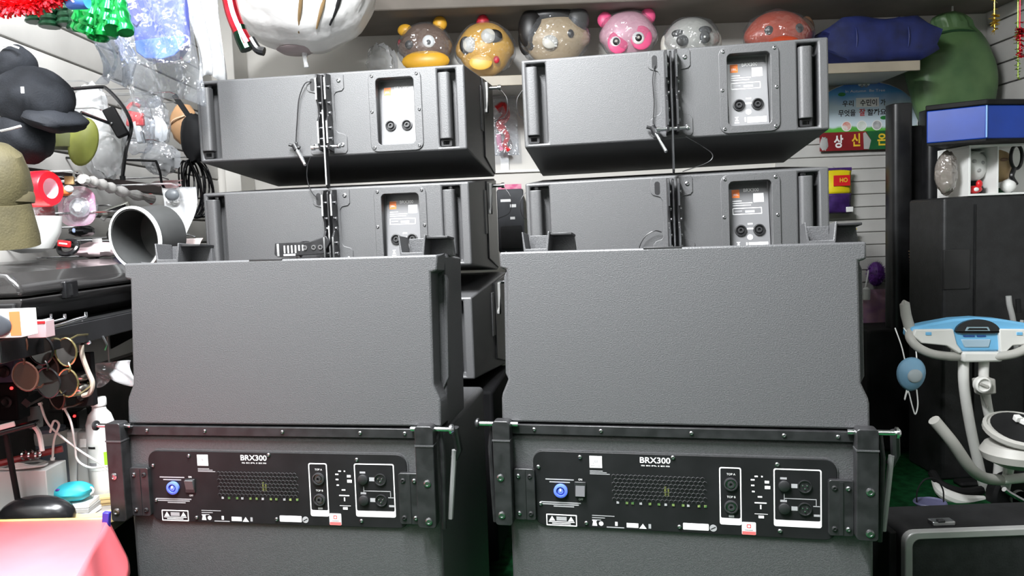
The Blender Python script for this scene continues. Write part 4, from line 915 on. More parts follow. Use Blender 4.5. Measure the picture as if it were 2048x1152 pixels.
Y = 3.52; a = at(998, 505, Y); b_ = at(1046, 378, Y); w_ = b_.x-a.x; h_ = b_.z-a.z
t = thing('black_gadget_box', 'dark grey gadget with white labels in the gap between the stacks', 'gadget', ((a.x+b_.x)/2, Y, a.z))
MB().prism(rrect(-w_/2, w_/2, 0, h_, .012), -.04, .06).build('body', mat('gadget_grey', (.05,.052,.058), .35, var=.2, vscale=12), t, bevel=.005)
for x, z_, ww, hh_ in ((-.02,.80,.05,.012), (.012,.71,.028,.014), (.008,.52,.022,.012), (-.01,.30,.03,.010)): MB().bb(x-ww/2, x+ww/2, -.0415, -.04, h_*z_, h_*z_+hh_).build('label', m_white, t)
MB().prism(rrect(-w_*.4, w_*.4, h_*.05, h_*.42, .008), -.05, -.04).build('cover', m_dark, t, bevel=.002)
MB().box((0, .05, h_+.014), (w_*.9, .006, .026)).build('hanger_card', mat('pink_card', (.6,.08,.22), .5, c2=(.7,.3,.4), vscale=40), t)
o = MB().bb(-.02, .02, -.002, .002, 0, .20).bb(-.20, .20, -.004, .004, -.012, 0).build('trim_4', m_whitep, None, (at(1010,340,3.60).x, 3.61, at(1010,340,3.60).z)); struct(o)

# ------------------------------------------------------------------ hanging things at the upper left
def ceiling_cord(t, x=0, y=0, z0=0): MB().cyl((x, y, z0), (x, y, CEIL-t.location.z-.002), .003, 6).build('hanging_cord', m_greyp, t)
# white wrapped bundle
Y = 2.78; s = Y/1500; c = at(604, 10, Y); rr = 140*s
t = thing('wrapped_bundle', 'big white paper-wrapped round bundle hanging above the left array stack', 'bundle', (c.x, Y, at(604, 104, Y).z))
def wrapm(p): return 1 + .020*math.sin(26*math.atan2(p.y, p.x+1e-6)) * (1-abs(p.z)) + .015*math.sin(9*p.x+7*p.z) + .012*math.sin(17*p.y-8*p.z)
MB().ball((0,0,rr*.80), (rr, rr*.95, rr*.80), 64, 28, wrapm).build('paper_wrap', mat('wrap_white', (.80,.79,.78), .38, var=.05, bump=.9, bscale=28), t)
gold = mat('seam_brown', (.20,.13,.06), .4, var=.3)
for k, (x0, x1, m_) in enumerate(((640, 618, gold), (680, 652, gold), (704, 676, m_bkm))):
    pts = []
    for i in range(9):
        u = i/8; px = x0+(x1-x0)*u**1.6; py = 5+ (80-k*8)*u; q = at(px, py, Y)-t.location; dx = q.x/rr; dz = (q.z-rr*.80)/(rr*.80)
        pts.append((q.x, -rr*.95*math.sqrt(max(.02, 1-dx*dx-dz*dz))*1.0, q.z))
    MB().tube(pts, [.003+.004*math.sin(PI*i/8) for i in range(9)], 8).build('split_seam', m_, t)
MB().tube([(.0,0,0), (.0,.0,-.03), (.004,.0,-.055)], [.012,.007,.009], 10).build('tape_tail', m_clear2, t)
MB().lathe([(.05,-.004),(.07,.008),(.05,.02),(0,.02)], (-.03,0,0), n=20).build('base_patch', mat('pink_grey', (.4,.33,.34), .5, var=.15), t)
ceiling_cord(t, 0, 0, rr*1.55)
# red and dark-green foil toy behind it
Y = 2.42; s = Y/1500; c = at(490, 60, Y); t = thing('foil_bird', 'red and black glittering foil toy hanging left of the white bundle', 'decoration', (c.x, Y, at(490,112,Y).z))
def ft(pts, r, nm, m): return MB().tube(bez([((px-490)*s, 0, (112-py)*s) for px, py in pts], 16), r, 10).build(nm, m, t)
ft([(462,-5),(468,30),(478,60),(492,90)], .022, 'red_tube', foil('red_foil', (.7,.03,.05))); ft([(478,55),(484,80),(492,100)], .022, 'dark_tube', foil('dark_foil', (.01,.04,.02))); ft([(500,80),(512,100),(525,105)], .014, 'black_tail', m_bk)
ceiling_cord(t, -.04, 0, .16)
# clear plastic strips
def sheet(label, px0, px1, py0, py1, Y, m, waves=5, amp=.015, seed=0, name='plastic_sheet', cat='plastic sheet', tilt=0):
    a = at(px0, py1, Y); b_ = at(px1, py0, Y); w_ = b_.x-a.x; h_ = b_.z-a.z; rs = random.Random(seed); p1, p2 = rs.uniform(0,6), rs.uniform(0,6)
    t = thing(name, label, cat, ((a.x+b_.x)/2, Y, a.z))
    MB().patch(lambda u, v: ((u-.5)*w_*(.86+.14*v)+.01*math.sin(5*v+p1), amp*math.sin(waves*u*PI+p1+2*v)+.5*amp*math.sin(11*u+6*v+p2)+tilt*(v-.5), v*h_+.012*math.sin(7*u+p2)*(1-v)), 26, 16).build('film', m, t, solid=.001)
    return t, w_, h_
t, w_, h_ = sheet('hazy clear plastic sleeve hanging right of the blue shirt', 386, 442, -40, 158, 2.30, m_clear2, 5, .02, 1); ceiling_cord(t, 0, 0, h_)
t, w_, h_ = sheet('torn clear plastic hanging under the green foil', 196, 262, 70, 165, 1.94, m_clear, 7, .025, 2); ceiling_cord(t, 0, .03, h_)
t, w_, h_ = sheet('clear plastic bag hanging in front of the left slat wall', 240, 392, -40, 210, 2.12, m_clear, 6, .02, 3); ceiling_cord(t, 0, 0, h_)
# blue shirt in plastic
Y = 2.00; s = Y/1500; t = thing('folded_shirt', 'blue folded shirt in clear plastic hanging upper left', 'shirt', at(322, 125, Y))
o_ = [(-58,-40),(52,-40),(58,20),(58,95),(38,118),(10,125),(-22,122),(-40,108),(-48,60),(-58,10)]
MB().prism([(x*s, (125-y)*s) for x, y in o_], -.02, .02).build('cloth', mat('shirt_blue', (.045,.06,.28), .6, c2=(.08,.105,.38), vscale=9, bump=.5, bscale=30), t, bevel=.012, seg=3)
MB().prism([(x*s, (125-y)*s) for x, y in [(-40,86),(57,78),(55,98),(36,117),(10,124),(-22,121),(-38,108)]], -.026, -.02).build('hem_fold', mat('shirt_pale', (.06,.13,.42), .6, var=.1), t, bevel=.003)
MB().prism([(x*s, (125-y)*s) for x, y in [(-56,-40),(-42,-40),(-20,40),(-34,60),(-46,50)]], -.025, -.02).build('sleeve_fold', mat('shirt_dark', (.03,.035,.20), .6, var=.1), t, bevel=.003)
MB().patch(lambda u, v: ((u-.5)*134*s+.004*math.sin(9*v), -.034-.008*math.sin(13*u+5*v)*math.sin(7*v+3*u), (v*185-8)*s), 30, 26).build('plastic_sleeve', plastic('thin_clear_film', (.97,.98,1), .02, .06), t, solid=.0008)
ceiling_cord(t, 0, 0, 160*s)
# green foil wig, red tinsel, dark foil
def foil_tubes(label, name, Y, segs, m, cat):
    s = Y/1500; lowest = max(p[1] for sg in segs for p in sg[0]); cx = sum(p[0] for sg in segs for p in sg[0])/sum(len(sg[0]) for sg in segs)
    t = thing(name, label, cat, at(cx, lowest, Y))
    for pts, r in segs:
        P_ = bez([at(px, py, Y+dy)-t.location for px, py, dy in [(p+(0,))[:3] for p in pts]], 14)
        n = len(P_); MB().tube(P_, [r*(.7+.5*i/(n-1)+.12*math.sin(i*2.1)) for i in range(n)], 10).build('curl', m, t)
    ceiling_cord(t, 0, 0, .06); return t
gf = mat('green_foil', (.01,.30,.06), .18, .75, var=.4, vscale=40)
foil_tubes('shiny green foil curls hanging upper left between red tinsel and blue shirt', 'foil_wig', 1.85,
   [([(222,-40),(216,20),(212,74)], .022), ([(196,-40),(186,30),(172,70)], .024), ([(236,-40),(240,10),(252,66,-.02)], .017), ([(205,-40),(200,30),(195,78,.02)], .022), ([(170,-30),(162,20),(160,60,.02)], .018), ([(228,-40),(232,25),(226,60,-.03)], .018)], gf, 'wig')
foil_tubes('dark green foil curls hanging behind the red tinsel', 'foil_wig', 1.92,
   [([(60,-30),(68,20),(72,45)], .020), ([(95,-30),(98,25),(100,55)], .022), ([(125,-30),(130,20),(134,50)], .020), ([(150,-40),(148,30),(152,60)], .018)], mat('dark_green_foil', (.006,.035,.015), .3, .6, var=.4, vscale=30), 'wig')
Y = 1.75; tinsel('thick red fringe of tinsel in the upper left corner', [at(-20, 5, Y), at(30, 8, Y), at(80, 2, Y), at(135, -25, Y)], mat('red_fringe', (.75,.01,.02), .35, var=.2), 900, .035)
Y = 1.78; s = Y/1500; t = thing('blue_ribbon', 'bright blue ribbon roll hanging above the green foil', 'ribbon', at(155, 1, Y))
MB().lathe([(.018,-.022),(.020,-.018),(.020,.018),(.018,.022)], axis='x', n=24).build('roll', mat('ribbon_blue', (.05,.14,.5), .25, .2, var=.2), t); MB().lathe([(.018,-.022),(.008,-.0225),(.008,-.02)], axis='x', n=20).build('core', m_greyp, t); ceiling_cord(t, 0, 0, .03)

# ------------------------------------------------------------------ goods on the left slat wall
def wall_hook(t, p, m=m_chrome, r=.0028):          # from the slat wall to a point of the thing (world coordinates)
    MB().tube([Vector((LX+.019, p.y+.0, p.z+.012)), Vector((p.x-.02, p.y, p.z+.012)), Vector((p.x, p.y, p.z+.004))], r, 6).build('hook', m, t, neg(t))
# dark grey bucket hat
X = -1.18; c = atx(70, 190, X); t = thing('bucket_hat', 'floppy dark grey bucket hat hanging on the left slat wall', 'hat', atx(80, 320, X))
mh = mat('hat_grey', (.014,.0155,.019), .75, var=.18, vscale=20, bump=.4, bscale=250, spec=.15)
s = c.y/1500
def hp(px, py, dy=0): return at(px, py, c.y+dy) - t.location
def hlump(nm, cx, cy, rx, rz, ry, seed, rot):
    MB().ball((0,0,0), (rx*s, ry*s, rz*s), 30, 20, lump(.05, seed, 2.2)).build(nm, mh, t, hp(cx, cy), rot)
hlump('crown', 34, 140, 34, 46, 40, 51, (0, .15, 0)); hlump('body', 70, 200, 74, 62, 62, 52, (0, .25, 0)); hlump('brim', 112, 238, 48, 24, 70, 53, (.2, .35, 0)); hlump('brim', 48, 276, 56, 50, 50, 54, (0, .3, 0))
q = hp(45, 180, -.105); MB().box(q, (.007,.002,.015)).build('white_tag', m_white, t)
MB().tube(bez([hp(2,262,-.12), hp(20,258,-.13), hp(42,252,-.13)], 8), .003, 6).build('chin_cord', m_greyp, t); wall_hook(t, atx(40, 100, X))
# olive visor
X = -1.22; c = atx(150, 280, X); t = thing('visor_cap', 'olive yellow cap brim poking out below the grey hat', 'cap', atx(150, 330, X)); s = c.y/1500
mo = mat('olive', (.24,.26,.05), .6, var=.2, vscale=12)
def vz(u, v): a = 2*PI*u; return (.036*v*math.cos(a)+.010, -.03+.02*v*v, .068+.068*v*math.sin(a))
MB().patch(vz, 28, 8).build('brim', mo, t, solid=.004, rot=(0, .25, .4)); MB().lathe([(.05,0),(.048,.03),(.035,.06),(.0,.07)], (-.03,.02,.05), n=22).build('crown', mat('olive_dark', (.10,.11,.03), .7, var=.2), t); wall_hook(t, c+Vector((-.03,.02,.07)))
# khaki cap at the left edge
X = -1.16; c = atx(6, 410, X); t = thing('khaki_cap', 'khaki field cap with dark underside hanging at the left edge', 'cap', atx(14, 506, X)); s = c.y/1500; t.scale = (.92,.92,1.0)
mk = mat('khaki', (.055,.046,.018), .75, var=.2, vscale=14, bump=.4, bscale=200)
MB().lathe([(0,.135),(.045,.13),(.07,.11),(.082,.07),(.085,.03),(.08,.0)], (-.02,0,0), n=28, mod=lambda th, i: 1+.03*math.sin(4*th+i)).build('crown', mk, t, (0,.0,.115), (.25,.15,0))
MB().lathe([(.074,.115),(.080,.085),(.088,.045),(.090,.020),(.084,.022),(.070,.08)], (-.02,0,0), n=30, mod=lambda th, i: 1+.04*math.sin(3*th+i*.4)).build('brim', mk, t, (0,0,0), (.15,.1,0))
MB().lathe([(.086,0),(.088,.012),(.086,.024)], (-.02,0,.115), n=28).build('band', mat('khaki_dark', (.09,.075,.04), .7, var=.2), t); wall_hook(t, c+Vector((-.02,0,.13)))
# red tape roll
X = -1.20; c = atx(78, 378, X); t = thing('red_ring_roll', 'thick red ring roll with pink core beside the khaki cap', 'roll', c+Vector((0,0,-.045)))
MB().lathe([(.026,-.035),(.042,-.035),(.046,-.028),(.046,.028),(.042,.035),(.026,.035),(.026,-.035)], axis='y', n=32).build('roll', mat('roll_red', (.70,.01,.02), .28, var=.08), t, (0,0,.045), (0,0,1.40))
MB().lathe([(.0258,-.034),(.0258,.034)], axis='y', n=32).build('core', mat('roll_pink', (.80,.52,.58), .5), t, (0,0,.045), (0,0,1.40)); wall_hook(t, c+Vector((-.03,.02,.02)))
packet_red = MB()
X = -1.24; c = atx(72, 430, X); t = thing('red_packet', 'dark red packet in clear film below the red ring roll', 'packet', atx(78, 456, X))
MB().patch(lambda u, v: ((u-.5)*.09, -.012*math.sin(PI*u)*math.sin(PI*v), v*.062), 10, 8).build('card', mat('packet_red_dark', (.30,.01,.02), .4, var=.3), t, solid=.003); MB().patch(lambda u, v: ((u-.5)*.095, -.022*math.sin(PI*u)*math.sin(PI*v)-.003, v*.068), 10, 8).build('film', m_clear, t, solid=.0008); wall_hook(t, c+Vector((0,.0,.03)))
# blister card with round light
X = -1.19; c = atx(155, 415, X); s = c.y/1500; t = thing('light_blister', 'pink and white blister pack with a round silver light', 'blister pack', atx(158, 452, X))
MB().prism(rrect(-38*s, 36*s, 0, 78*s, 26*s, 6), -.002, .002).build('card', mat('card_pink', (.75,.70,.72), .4, c2=(.70,.12,.35), vscale=16), t)
lt = MB().lathe([(0,-.016),(.016,-.016),(.020,-.013),(.026,-.012),(.028,-.006),(.028,0)], axis='y', n=28).build('round_light', mat('silver_light', (.62,.62,.64), .25, .6, var=.1), t, (8*s, -.003, 36*s))
MB().lathe([(0,-.018),(.013,-.018),(.013,-.0165)], axis='y', n=6).build('lens', m_whitep, lt)
MB().ball((6*s,0,36*s), (34*s,.026,36*s), 20, 14).build('blister', m_clear, t)
MB().bb(-38*s, -17*s, -.006, -.002, 58*s, 67*s).build('title_plate', m_bk, t); text('lettering', 'LED', m_white, t, -32*s, -20*s, 60*s, 65*s, -.0066, bold=.03); wall_hook(t, c+Vector((0,0,.06)))
# small wooden dice, white ring and orange cap above the blister
for nm, lab, px, py, mk_ in (('wooden_cube', 'small pale wooden cube above the blister pack', 139, 361, 0), ('white_ring', 'small white metal ring beside the wooden cube', 157, 350, 1), ('orange_cap', 'orange and white cap left of the blister pack', 130, 384, 2)):
    c = atx(px, py, -1.17); t = thing(nm, lab, 'trinket', c+Vector((0,0,-.011)))
    if mk_ == 0: MB().box((0,0,.011), (.022,.022,.022), (0,0,.4)).build('cube', mat('pale_wood', (.55,.36,.16), .5, var=.15, vscale=40), t, bevel=.002)
    if mk_ == 1: MB().tube([(.013*math.cos(q), 0, .011+.011*math.sin(q)) for q in [2*PI*i/20 for i in range(21)]], .003, 8).build('ring', m_whitep, t)
    if mk_ == 2: MB().ball((0,0,.012), (.019,.014,.012), 14, 10).build('cap', mat('orange_cap', (.75,.20,.05), .4), t); MB().ball((.013,-.004,.018), (.012,.011,.010), 12, 8).build('knob', m_whitep, t)
    wall_hook(t, c)
# maroon rail
a = atx(40, 333, -1.27); b_ = atx(318, 384, -1.27); zr = (a.z+b_.z)/2
t = thing('display_rail', 'dark maroon display rail running along the left slat wall', 'rail', (-1.27, (a.y+b_.y)/2, zr)); ln = (b_.y-a.y)/2
MB().bb(-.012,.012,-ln,ln,-.02,.012).build('rail', mat('maroon', (.035,.012,.014), .5, var=.3), t, bevel=.003)
for y in (-ln*.8, 0, ln*.8): MB().bb(LX+.02+1.27, -.012, y-.01, y+.01, -.008, .006).build('arm', m_bkm, t)
# rolled plastic stick
P_ = [atx(163, 358, -1.14), atx(200, 368, -1.14), atx(240, 382, -1.14), atx(302, 398, -1.14)]
t = thing('rolled_film', 'long twisted roll of grey clear film lying along the rail', 'film roll', P_[2]); pp = bez(P_, 30)
MB().tube(pp, [.013+.004*math.sin(i*1.3)*(1 if i > 1 else .5) for i in range(len(pp))], 10).build('roll', mat('film_grey', (.40,.38,.36), .25, c2=(.62,.60,.58), vscale=30, bump=.7, bscale=50), t, neg(t)); MB().ball(P_[3]-t.location, (.012,.012,.018), 10, 8).build('red_end', m_red, t); wall_hook(t, P_[1])
# folding knife, hook bar
c = atx(232, 418, -1.2); t = thing('folding_tool', 'silver grey folding tool hanging below the film roll', 'tool', c+Vector((0,0,-.03)))
q = Euler((0,-.35,.3)).to_matrix()
MB().box((0,0,.03), (.085,.012,.018), q).build('handle', mat('tool_grey', (.38,.38,.34), .35, .4, var=.1), t, bevel=.005); MB().box((.005,-.007,.031), (.055,.003,.008), q).build('blade_slot', m_bkm, t); MB().box((-.035,0,.01), (.03,.010,.014), Euler((0,-.9,.3)).to_matrix()).build('clip', m_greyp, t, bevel=.003); wall_hook(t, c)
# big round lampshade-like tube
Yr = 2.02; c = at(298, 472, Yr); t = thing('round_duct_ring', 'big round tube with a pale rim and dark hollow inside', 'tube', c+Vector((0,0,-.087)))
R0 = Euler((0.10, 0, -.32))
MB().lathe([(.079,-.05),(.079,.05),(.074,.05),(.074,-.05),(.079,-.05)], axis='y', n=40).build('wall', mat('tube_dark', (.035,.036,.036), .5, var=.2), t, (0,0,.087), R0)
MB().lathe([(.078,-.052),(.084,-.052),(.084,-.044),(.078,-.044),(.078,-.052)], axis='y', n=40).build('rim', mat('rim_pale', (.62,.64,.63), .35, var=.06), t, (0,0,.087), R0)
MB().lathe([(.074,.048),(0,.048)], axis='y', n=40).build('back_disc', mat('tube_back', (.05,.05,.048), .6, var=.3), t, (0,0,.087), R0)
wall_hook(t, c+Vector((-.03,.06,.06)))
# clear plates beside
t, w_, h_ = sheet('stiff clear grey sleeve hanging right of the round tube', 322, 382, 372, 492, 2.28, m_clear2, 2, .008, 6, 'clear_sleeve', 'plastic sleeve', .08)
MB().ball((-.005,-.005,h_*.86), (.022,.012,.018), 12, 8).build('grey_cap', mat('cap_grey', (.12,.13,.14), .4), t); wall_hook(t, Vector(t.location)+Vector((0,.03,h_)))
t, w_, h_ = sheet('red and white price card above the clear sleeve', 308, 362, 360, 380, 2.5, mat('card_redwhite', (.75,.70,.70), .4, c2=(.60,.05,.06), vscale=18), 1, .002, 7, 'price_card', 'card'); wall_hook(t, Vector(t.location)+Vector((0,.01,h_)))
t, w_, h_ = sheet('white card with a printed edge beside the left array speaker', 374, 406, 476, 524, 2.35, mat('card_white', (.72,.66,.64), .5, c2=(.75,.55,.52), vscale=9), 1, .002, 8, 'white_card', 'card'); wall_hook(t, Vector(t.location)+Vector((0,.01,h_)))
# coil of black cable
c = at(392, 375, 2.55); t = thing('cable_coil', 'coil of thin black cable hanging beside the left array stack', 'cable', at(392, 440, 2.55)); rs = random.Random(4)
for k in range(11):
    a_ = .034+.0028*k; bz = .095+.004*rs.uniform(-1,1); dx = (k-5)*.0045
    MB().tube([(dx+a_*.7*math.cos(q), .012*math.sin(2*q+k)+(k % 3)*.006, .105+bz*math.sin(q)*(1-.15*math.cos(q))) for q in [2*PI*i/28 for i in range(29)]], .0030, 6).build('loop', m_bk, t)
MB().tube([(-.045,-.03,.06),(.01,-.035,.056)], .0035, 6).build('twist_tie', mat('tie_cream', (.6,.55,.42), .5), t); MB().tube(bez([(.0,-.035,.075),(.004,-.037,.045),(-.002,-.037,.03)], 8), .003, 6).build('tie_end', mat('tie_cream', (.6,.55,.42), .5), t); wall_hook(t, Vector(t.location)+Vector((0,.0,.20)))
# tan ball and black pouch
c = at(372, 250, 2.72); t = thing('tan_pouch', 'tan leather pouch hanging by the left end of the top array speaker', 'pouch', at(372, 292, 2.72)); 
MB().ball((0,0,.075), (.052,.04,.072), 20, 14, lump(.05, 11)).build('pouch', mat('tan_leather', (.42,.24,.12), .5, var=.15, vscale=14), t); MB().tube(bez([(-.05,-.02,.06),(-.02,-.045,.085),(.02,-.042,.10)], 10), .003, 6).build('seam', mat('tan_pale', (.6,.42,.28), .5), t); wall_hook(t, c+Vector((0,0,.07)))
c = at(392, 275, 2.55); t = thing('black_pouch', 'black shoulder pouch with a strap hanging before the tan pouch', 'pouch', at(392, 325, 2.50))
MB().ball((0,0,.08), (.045,.03,.078), 20, 14, lump(.06, 12)).build('bag', m_bkm, t); MB().box((-.025,-.0,.17), (.016,.006,.12), (0,-.55,0)).build('strap', m_bkm, t); wall_hook(t, Vector(t.location)+Vector((-.05,.0,.22)))
# phone holder and hooks
c = atx(232, 245, -1.15); t = thing('phone_clamp', 'black phone clamp on a bent arm above the clear bags', 'phone clamp', c+Vector((0,0,-.05)))
q = Euler((0,-.42,.3)).to_matrix(); MB().box((0,0,.05), (.035,.028,.088), q).build('clamp', m_bkm, t, bevel=.004); MB().ball((-.004,-.018,.045), .004, 8, 6).build('bolt', m_screw, t)
MB().tube([c+Vector((-.01,0,-.005)), atx(162,225,-1.2)], .005, 8).build('rod', m_bk, t, neg(t))
P_ = [atx(145,178,-1.25), atx(200,174,-1.22), atx(214,178,-1.2), atx(240,205,-1.16), atx(258,235,-1.12), atx(262,260,-1.12), atx(252,300,-1.13), atx(245,352,-1.15)]
t = thing('black_wire_hook', 'long bent black wire hook arching over the clear bags', 'hook', P_[-1]); MB().tube(bez(P_, 40), .0055, 8).build('wire', m_bk, t, neg(t)); MB().cyl(P_[-1], P_[-1]+Vector((.0,0,-.012)), .008, 10).build('tip', m_bkm, t, neg(t)); MB().tube([P_[0], Vector((LX+.02, P_[0].y, P_[0].z))], .005, 6).build('mount', m_bk, t, neg(t))
P_ = [atx(312,322,-1.1), atx(320,345,-1.1), atx(325,370,-1.1), atx(340,390,-1.1), atx(332,395,-1.1)]
t = thing('curved_wire', 'thin curved black wire with a silver tip beside the cable coil', 'wire', P_[-1]); MB().tube(bez(P_, 24), .004, 8).build('wire', m_bk, t, neg(t)); MB().ball(P_[-1]-t.location, .006, 8, 6).build('tip', m_chrome, t); MB().tube([P_[0], Vector((LX+.02, P_[0].y, P_[0].z+.02))], .004, 6).build('mount', m_bk, t, neg(t))
# red and white toy in a bag
c = atx(272, 235, -1.18); s = c.y/1500; t = thing('bagged_toy', 'red and white toy gun in a clear bag beside the phone clamp', 'toy', atx(275, 300, -1.18))
MB().box((0,.0,.095), (.05,.02,.05), (0,.2,0)).build('red_block', m_red, t, bevel=.006); MB().box((.012,-.005,.055), (.024,.018,.07), (0,-.15,0)).build('white_grip', m_whitep, t, bevel=.005); MB().box((.02,-.01,.085), (.026,.012,.022)).build('red_trigger', m_red, t, bevel=.003)
MB().tube(bez([(-.02,-.006,.13),(.0,-.008,.145),(.022,-.006,.135)], 8), .006, 8).build('red_arc', m_red, t)
MB().cyl((.03,-.012,.02), (.022,-.012,.06), .006).build('steel_pin', m_chrome, t); MB().ball((.005,0,.075), (.055,.035,.09), 22, 16, lump(.06, 21)).build('clear_bag', m_clear, t); wall_hook(t, c+Vector((0,0,.08)))
# clear bags
for i, (lab, px, py, rx, rz, X, mm) in enumerate((('crumpled clear bag hanging behind the olive cap', 208, 290, .065, .10, -1.22, m_clear2), ('long clear bag hanging right of the bagged toy', 312, 250, .045, .09, -1.17, m_clear), ('clear bag with dark contents near the tan pouch', 322, 318, .06, .05, -1.12, m_clear2), ('clear bag under the slat ledge behind the phone clamp', 182, 215, .05, .07, -1.28, m_clear2))):
    c = atx(px, py, X); t = thing('clear_bag', lab, 'bag', c+Vector((0,0,-rz)), group='clear bags on the left wall')
    MB().ball((0,0,rz), (rx, .035, rz), 26, 20, lump(.10, 30+i, 4)).build('film', mm, t); MB().ball((.005,.005,rz*.8), (rx*.6, .018, rz*.5), 14, 10, lump(.15, 40+i)).build('contents', [m_greyp, m_whitep, m_bkm, m_greyp][i], t); wall_hook(t, c+Vector((0,0,rz)))
# black caps and watch row
for i, (nm, lab, px, py, kind) in enumerate((('black_cap_pack', 'black folded cap above the red-labelled watch', 165, 462, 0), ('toy_watch', 'black toy watch with a red label', 136, 492, 1), ('navy_ball', 'navy and cream ball hanging left of the round tube', 246, 488, 2), ('white_tag_pack', 'small white printed tag pack beside the navy ball', 195, 488, 3), ('pink_cloth', 'pale pink crumpled cloth lying on the black case', 195, 520, 4), ('white_bowl', 'white bowl edge behind the khaki cap', 60, 490, 5), ('teal_card', 'pale teal card standing behind the left plain cabinet', 266, 516, 6))):
    c = atx(px, py, -1.2); s = c.y/1500; t = thing(nm, lab, ['cap','watch','ball','tag','cloth','bowl','card'][i], c+Vector((0,0,-.02)))
    if kind == 0: MB().ball((0,0,.02), (.034,.03,.016), 18, 10, lump(.08, 3)).build('cap', m_bk, t); MB().ball((-.008,-.028,.022), (.005,.003,.007), 8, 6).build('badge', mat('badge_blue', (.4,.5,.75), .4), t)
    if kind == 1:
        MB().tube([(.024*math.cos(q), .012*math.sin(q), .016+.018*math.sin(q*1)) for q in [2*PI*k/20 for k in range(21)]], .007, 8).build('band', m_bk, t); MB().box((.0,-.016,.026), (.034,.010,.018), (0,.15,0)).build('label', m_red, t, bevel=.003); MB().box((0,-.0215,.027), (.022,.001,.004), (0,.15,0)).build('print', m_white, t)
    if kind == 2: MB().ball((0,0,.02), (.034,.03,.052), 20, 14).build('ball', mat('navy_ball', (.012,.018,.07), .5, var=.3), t); MB().ball((-.004,-.018,.055), (.022,.016,.022), 14, 10).build('cream_patch', mat('cream', (.6,.55,.46), .5), t); MB().tube(bez([(-.02,-.025,.07),(-.028,-.03,.05),(-.02,-.03,.03)], 8), .005, 6).build('dark_curl', m_bk, t)
    if kind == 3: MB().box((0,0,.02), (.026,.006,.032)).build('card', m_whitep, t, bevel=.001); MB().box((.0,-.004,.006), (.022,.003,.010)).build('red_foot', m_red, t); MB().box((-.03,.004,.02), (.034,.01,.022)).build('grey_case', mat('case_grey', (.1,.1,.11), .4), t, bevel=.002)
    if kind == 4: t.location.z = 1.176
    if kind == 5: t.location.z += .03
    if kind == 4: MB().ball((0,0,.015), (.065,.05,.022), 24, 12, lump(.12, 9)).build('cloth', mat('pale_pink', (.66,.46,.50), .7, c2=(.72,.58,.60), vscale=14, bump=.5, bscale=30), t)
    if kind == 5: MB().lathe([(.02,-.03),(.05,-.02),(.07,.02),(.075,.06),(.071,.06),(.06,.01),(0,-.02)], n=28).build('bowl', m_whitep, t)
    if kind == 6: MB().box((0,0,.02), (.022,.003,.06), (0,.2,0)).build('card', mat('teal_pale', (.30,.62,.58), .5), t)
    wall_hook(t, c+Vector((0,.01,.0)))
# long black gloss case on its shelf
zs = 1.03
t = thing('long_black_case', 'long glossy black case lying on the shelf left of the speakers', 'case', (-1.19, 2.05, zs)); 
sec = [(-.17,.0),(.12,.0),(.165,.035),(.175,.065),(.172,.068),(-.17,.068)]
b = MB().prism(sec, -.50, .55); b.build('base', mat('case_gloss', (.020,.019,.019), .22, var=.2, vscale=8, coat=.3), t, bevel=.008, seg=3)
sec = [(-.17,.071),(.178,.071),(.178,.092),(.150,.122),(.05,.136),(-.17,.139)]
MB().prism(sec, -.505, .555).build('lid', mat('case_gloss', (.020,.019,.019), .22), t, bevel=.010, seg=3)
for y in (-.36, .1, .42): lt = MB().bb(.166,.184,y,y+.05,.055,.095).build('latch', m_bk, t, bevel=.003); MB().bb(.183,.187,y+.015,y+.022,.062,.088).build('latch_pin', m_chrome, lt)
MB().bb(-.16,.165,-.512,-.500,.015,.06).build('end_grip', m_bkm, t, bevel=.004)
t = thing('black_wall_shelf', 'black shelf board under the long black case', 'shelf', (-1.19, 2.05, zs-.03))
MB().bb(-.19,.20,-.62,.75,.0,.028).build('board', m_bkm, t, bevel=.003); MB().bb(.19,.205,-.62,.75,-.018,.028).build('lip', m_bk, t, bevel=.002)
for y in (-.4, .0, .5): MB().prism([(-.188,0),(.12,0),(-.188,-.15)], y-.006, y+.006).build('bracket', m_bkm, t)
# boxes on the left below the case, hanging from the lip
c = at(15, 645, 1.42); t = thing('helmet_box', 'white and orange box with a dark helmet print at the left edge', 'box', at(10, 676, 1.42))
MB().bb(-.06,.032,-.0,.05,0,.052).build('carton', m_whitep, t, bevel=.001); MB().bb(.012,.032,-.001,.0,.004,.050).build('orange_panel', mat('orange_panel', (.72,.16,.05), .5), t); MB().ball((-.012,-.002,.024), (.028,.004,.022), 16, 10).build('helmet_print', mat('helmet_dark', (.04,.045,.055), .4), t); MB().tube([(-.01,.02,.04),(-.01,.05,.04),(-.05,.09,.03)], .003, 6).build('peg', m_chrome, t)
c = at(75, 658, 1.50); t = thing('pink_box', 'small pink and grey box hanging beside the helmet box', 'box', at(75, 676, 1.50)); MB().bb(-.02,.018,0,.03,0,.034).build('carton', mat('box_mauve', (.45,.32,.34), .5, var=.1), t, bevel=.001); MB().bb(-.02,.018,-.001,0,.029,.034).build('red_edge', m_red, t); MB().tube([(-.005,.015,.03),(-.01,.04,.03),(-.05,.06,.02)], .003, 6).build('peg', m_chrome, t)
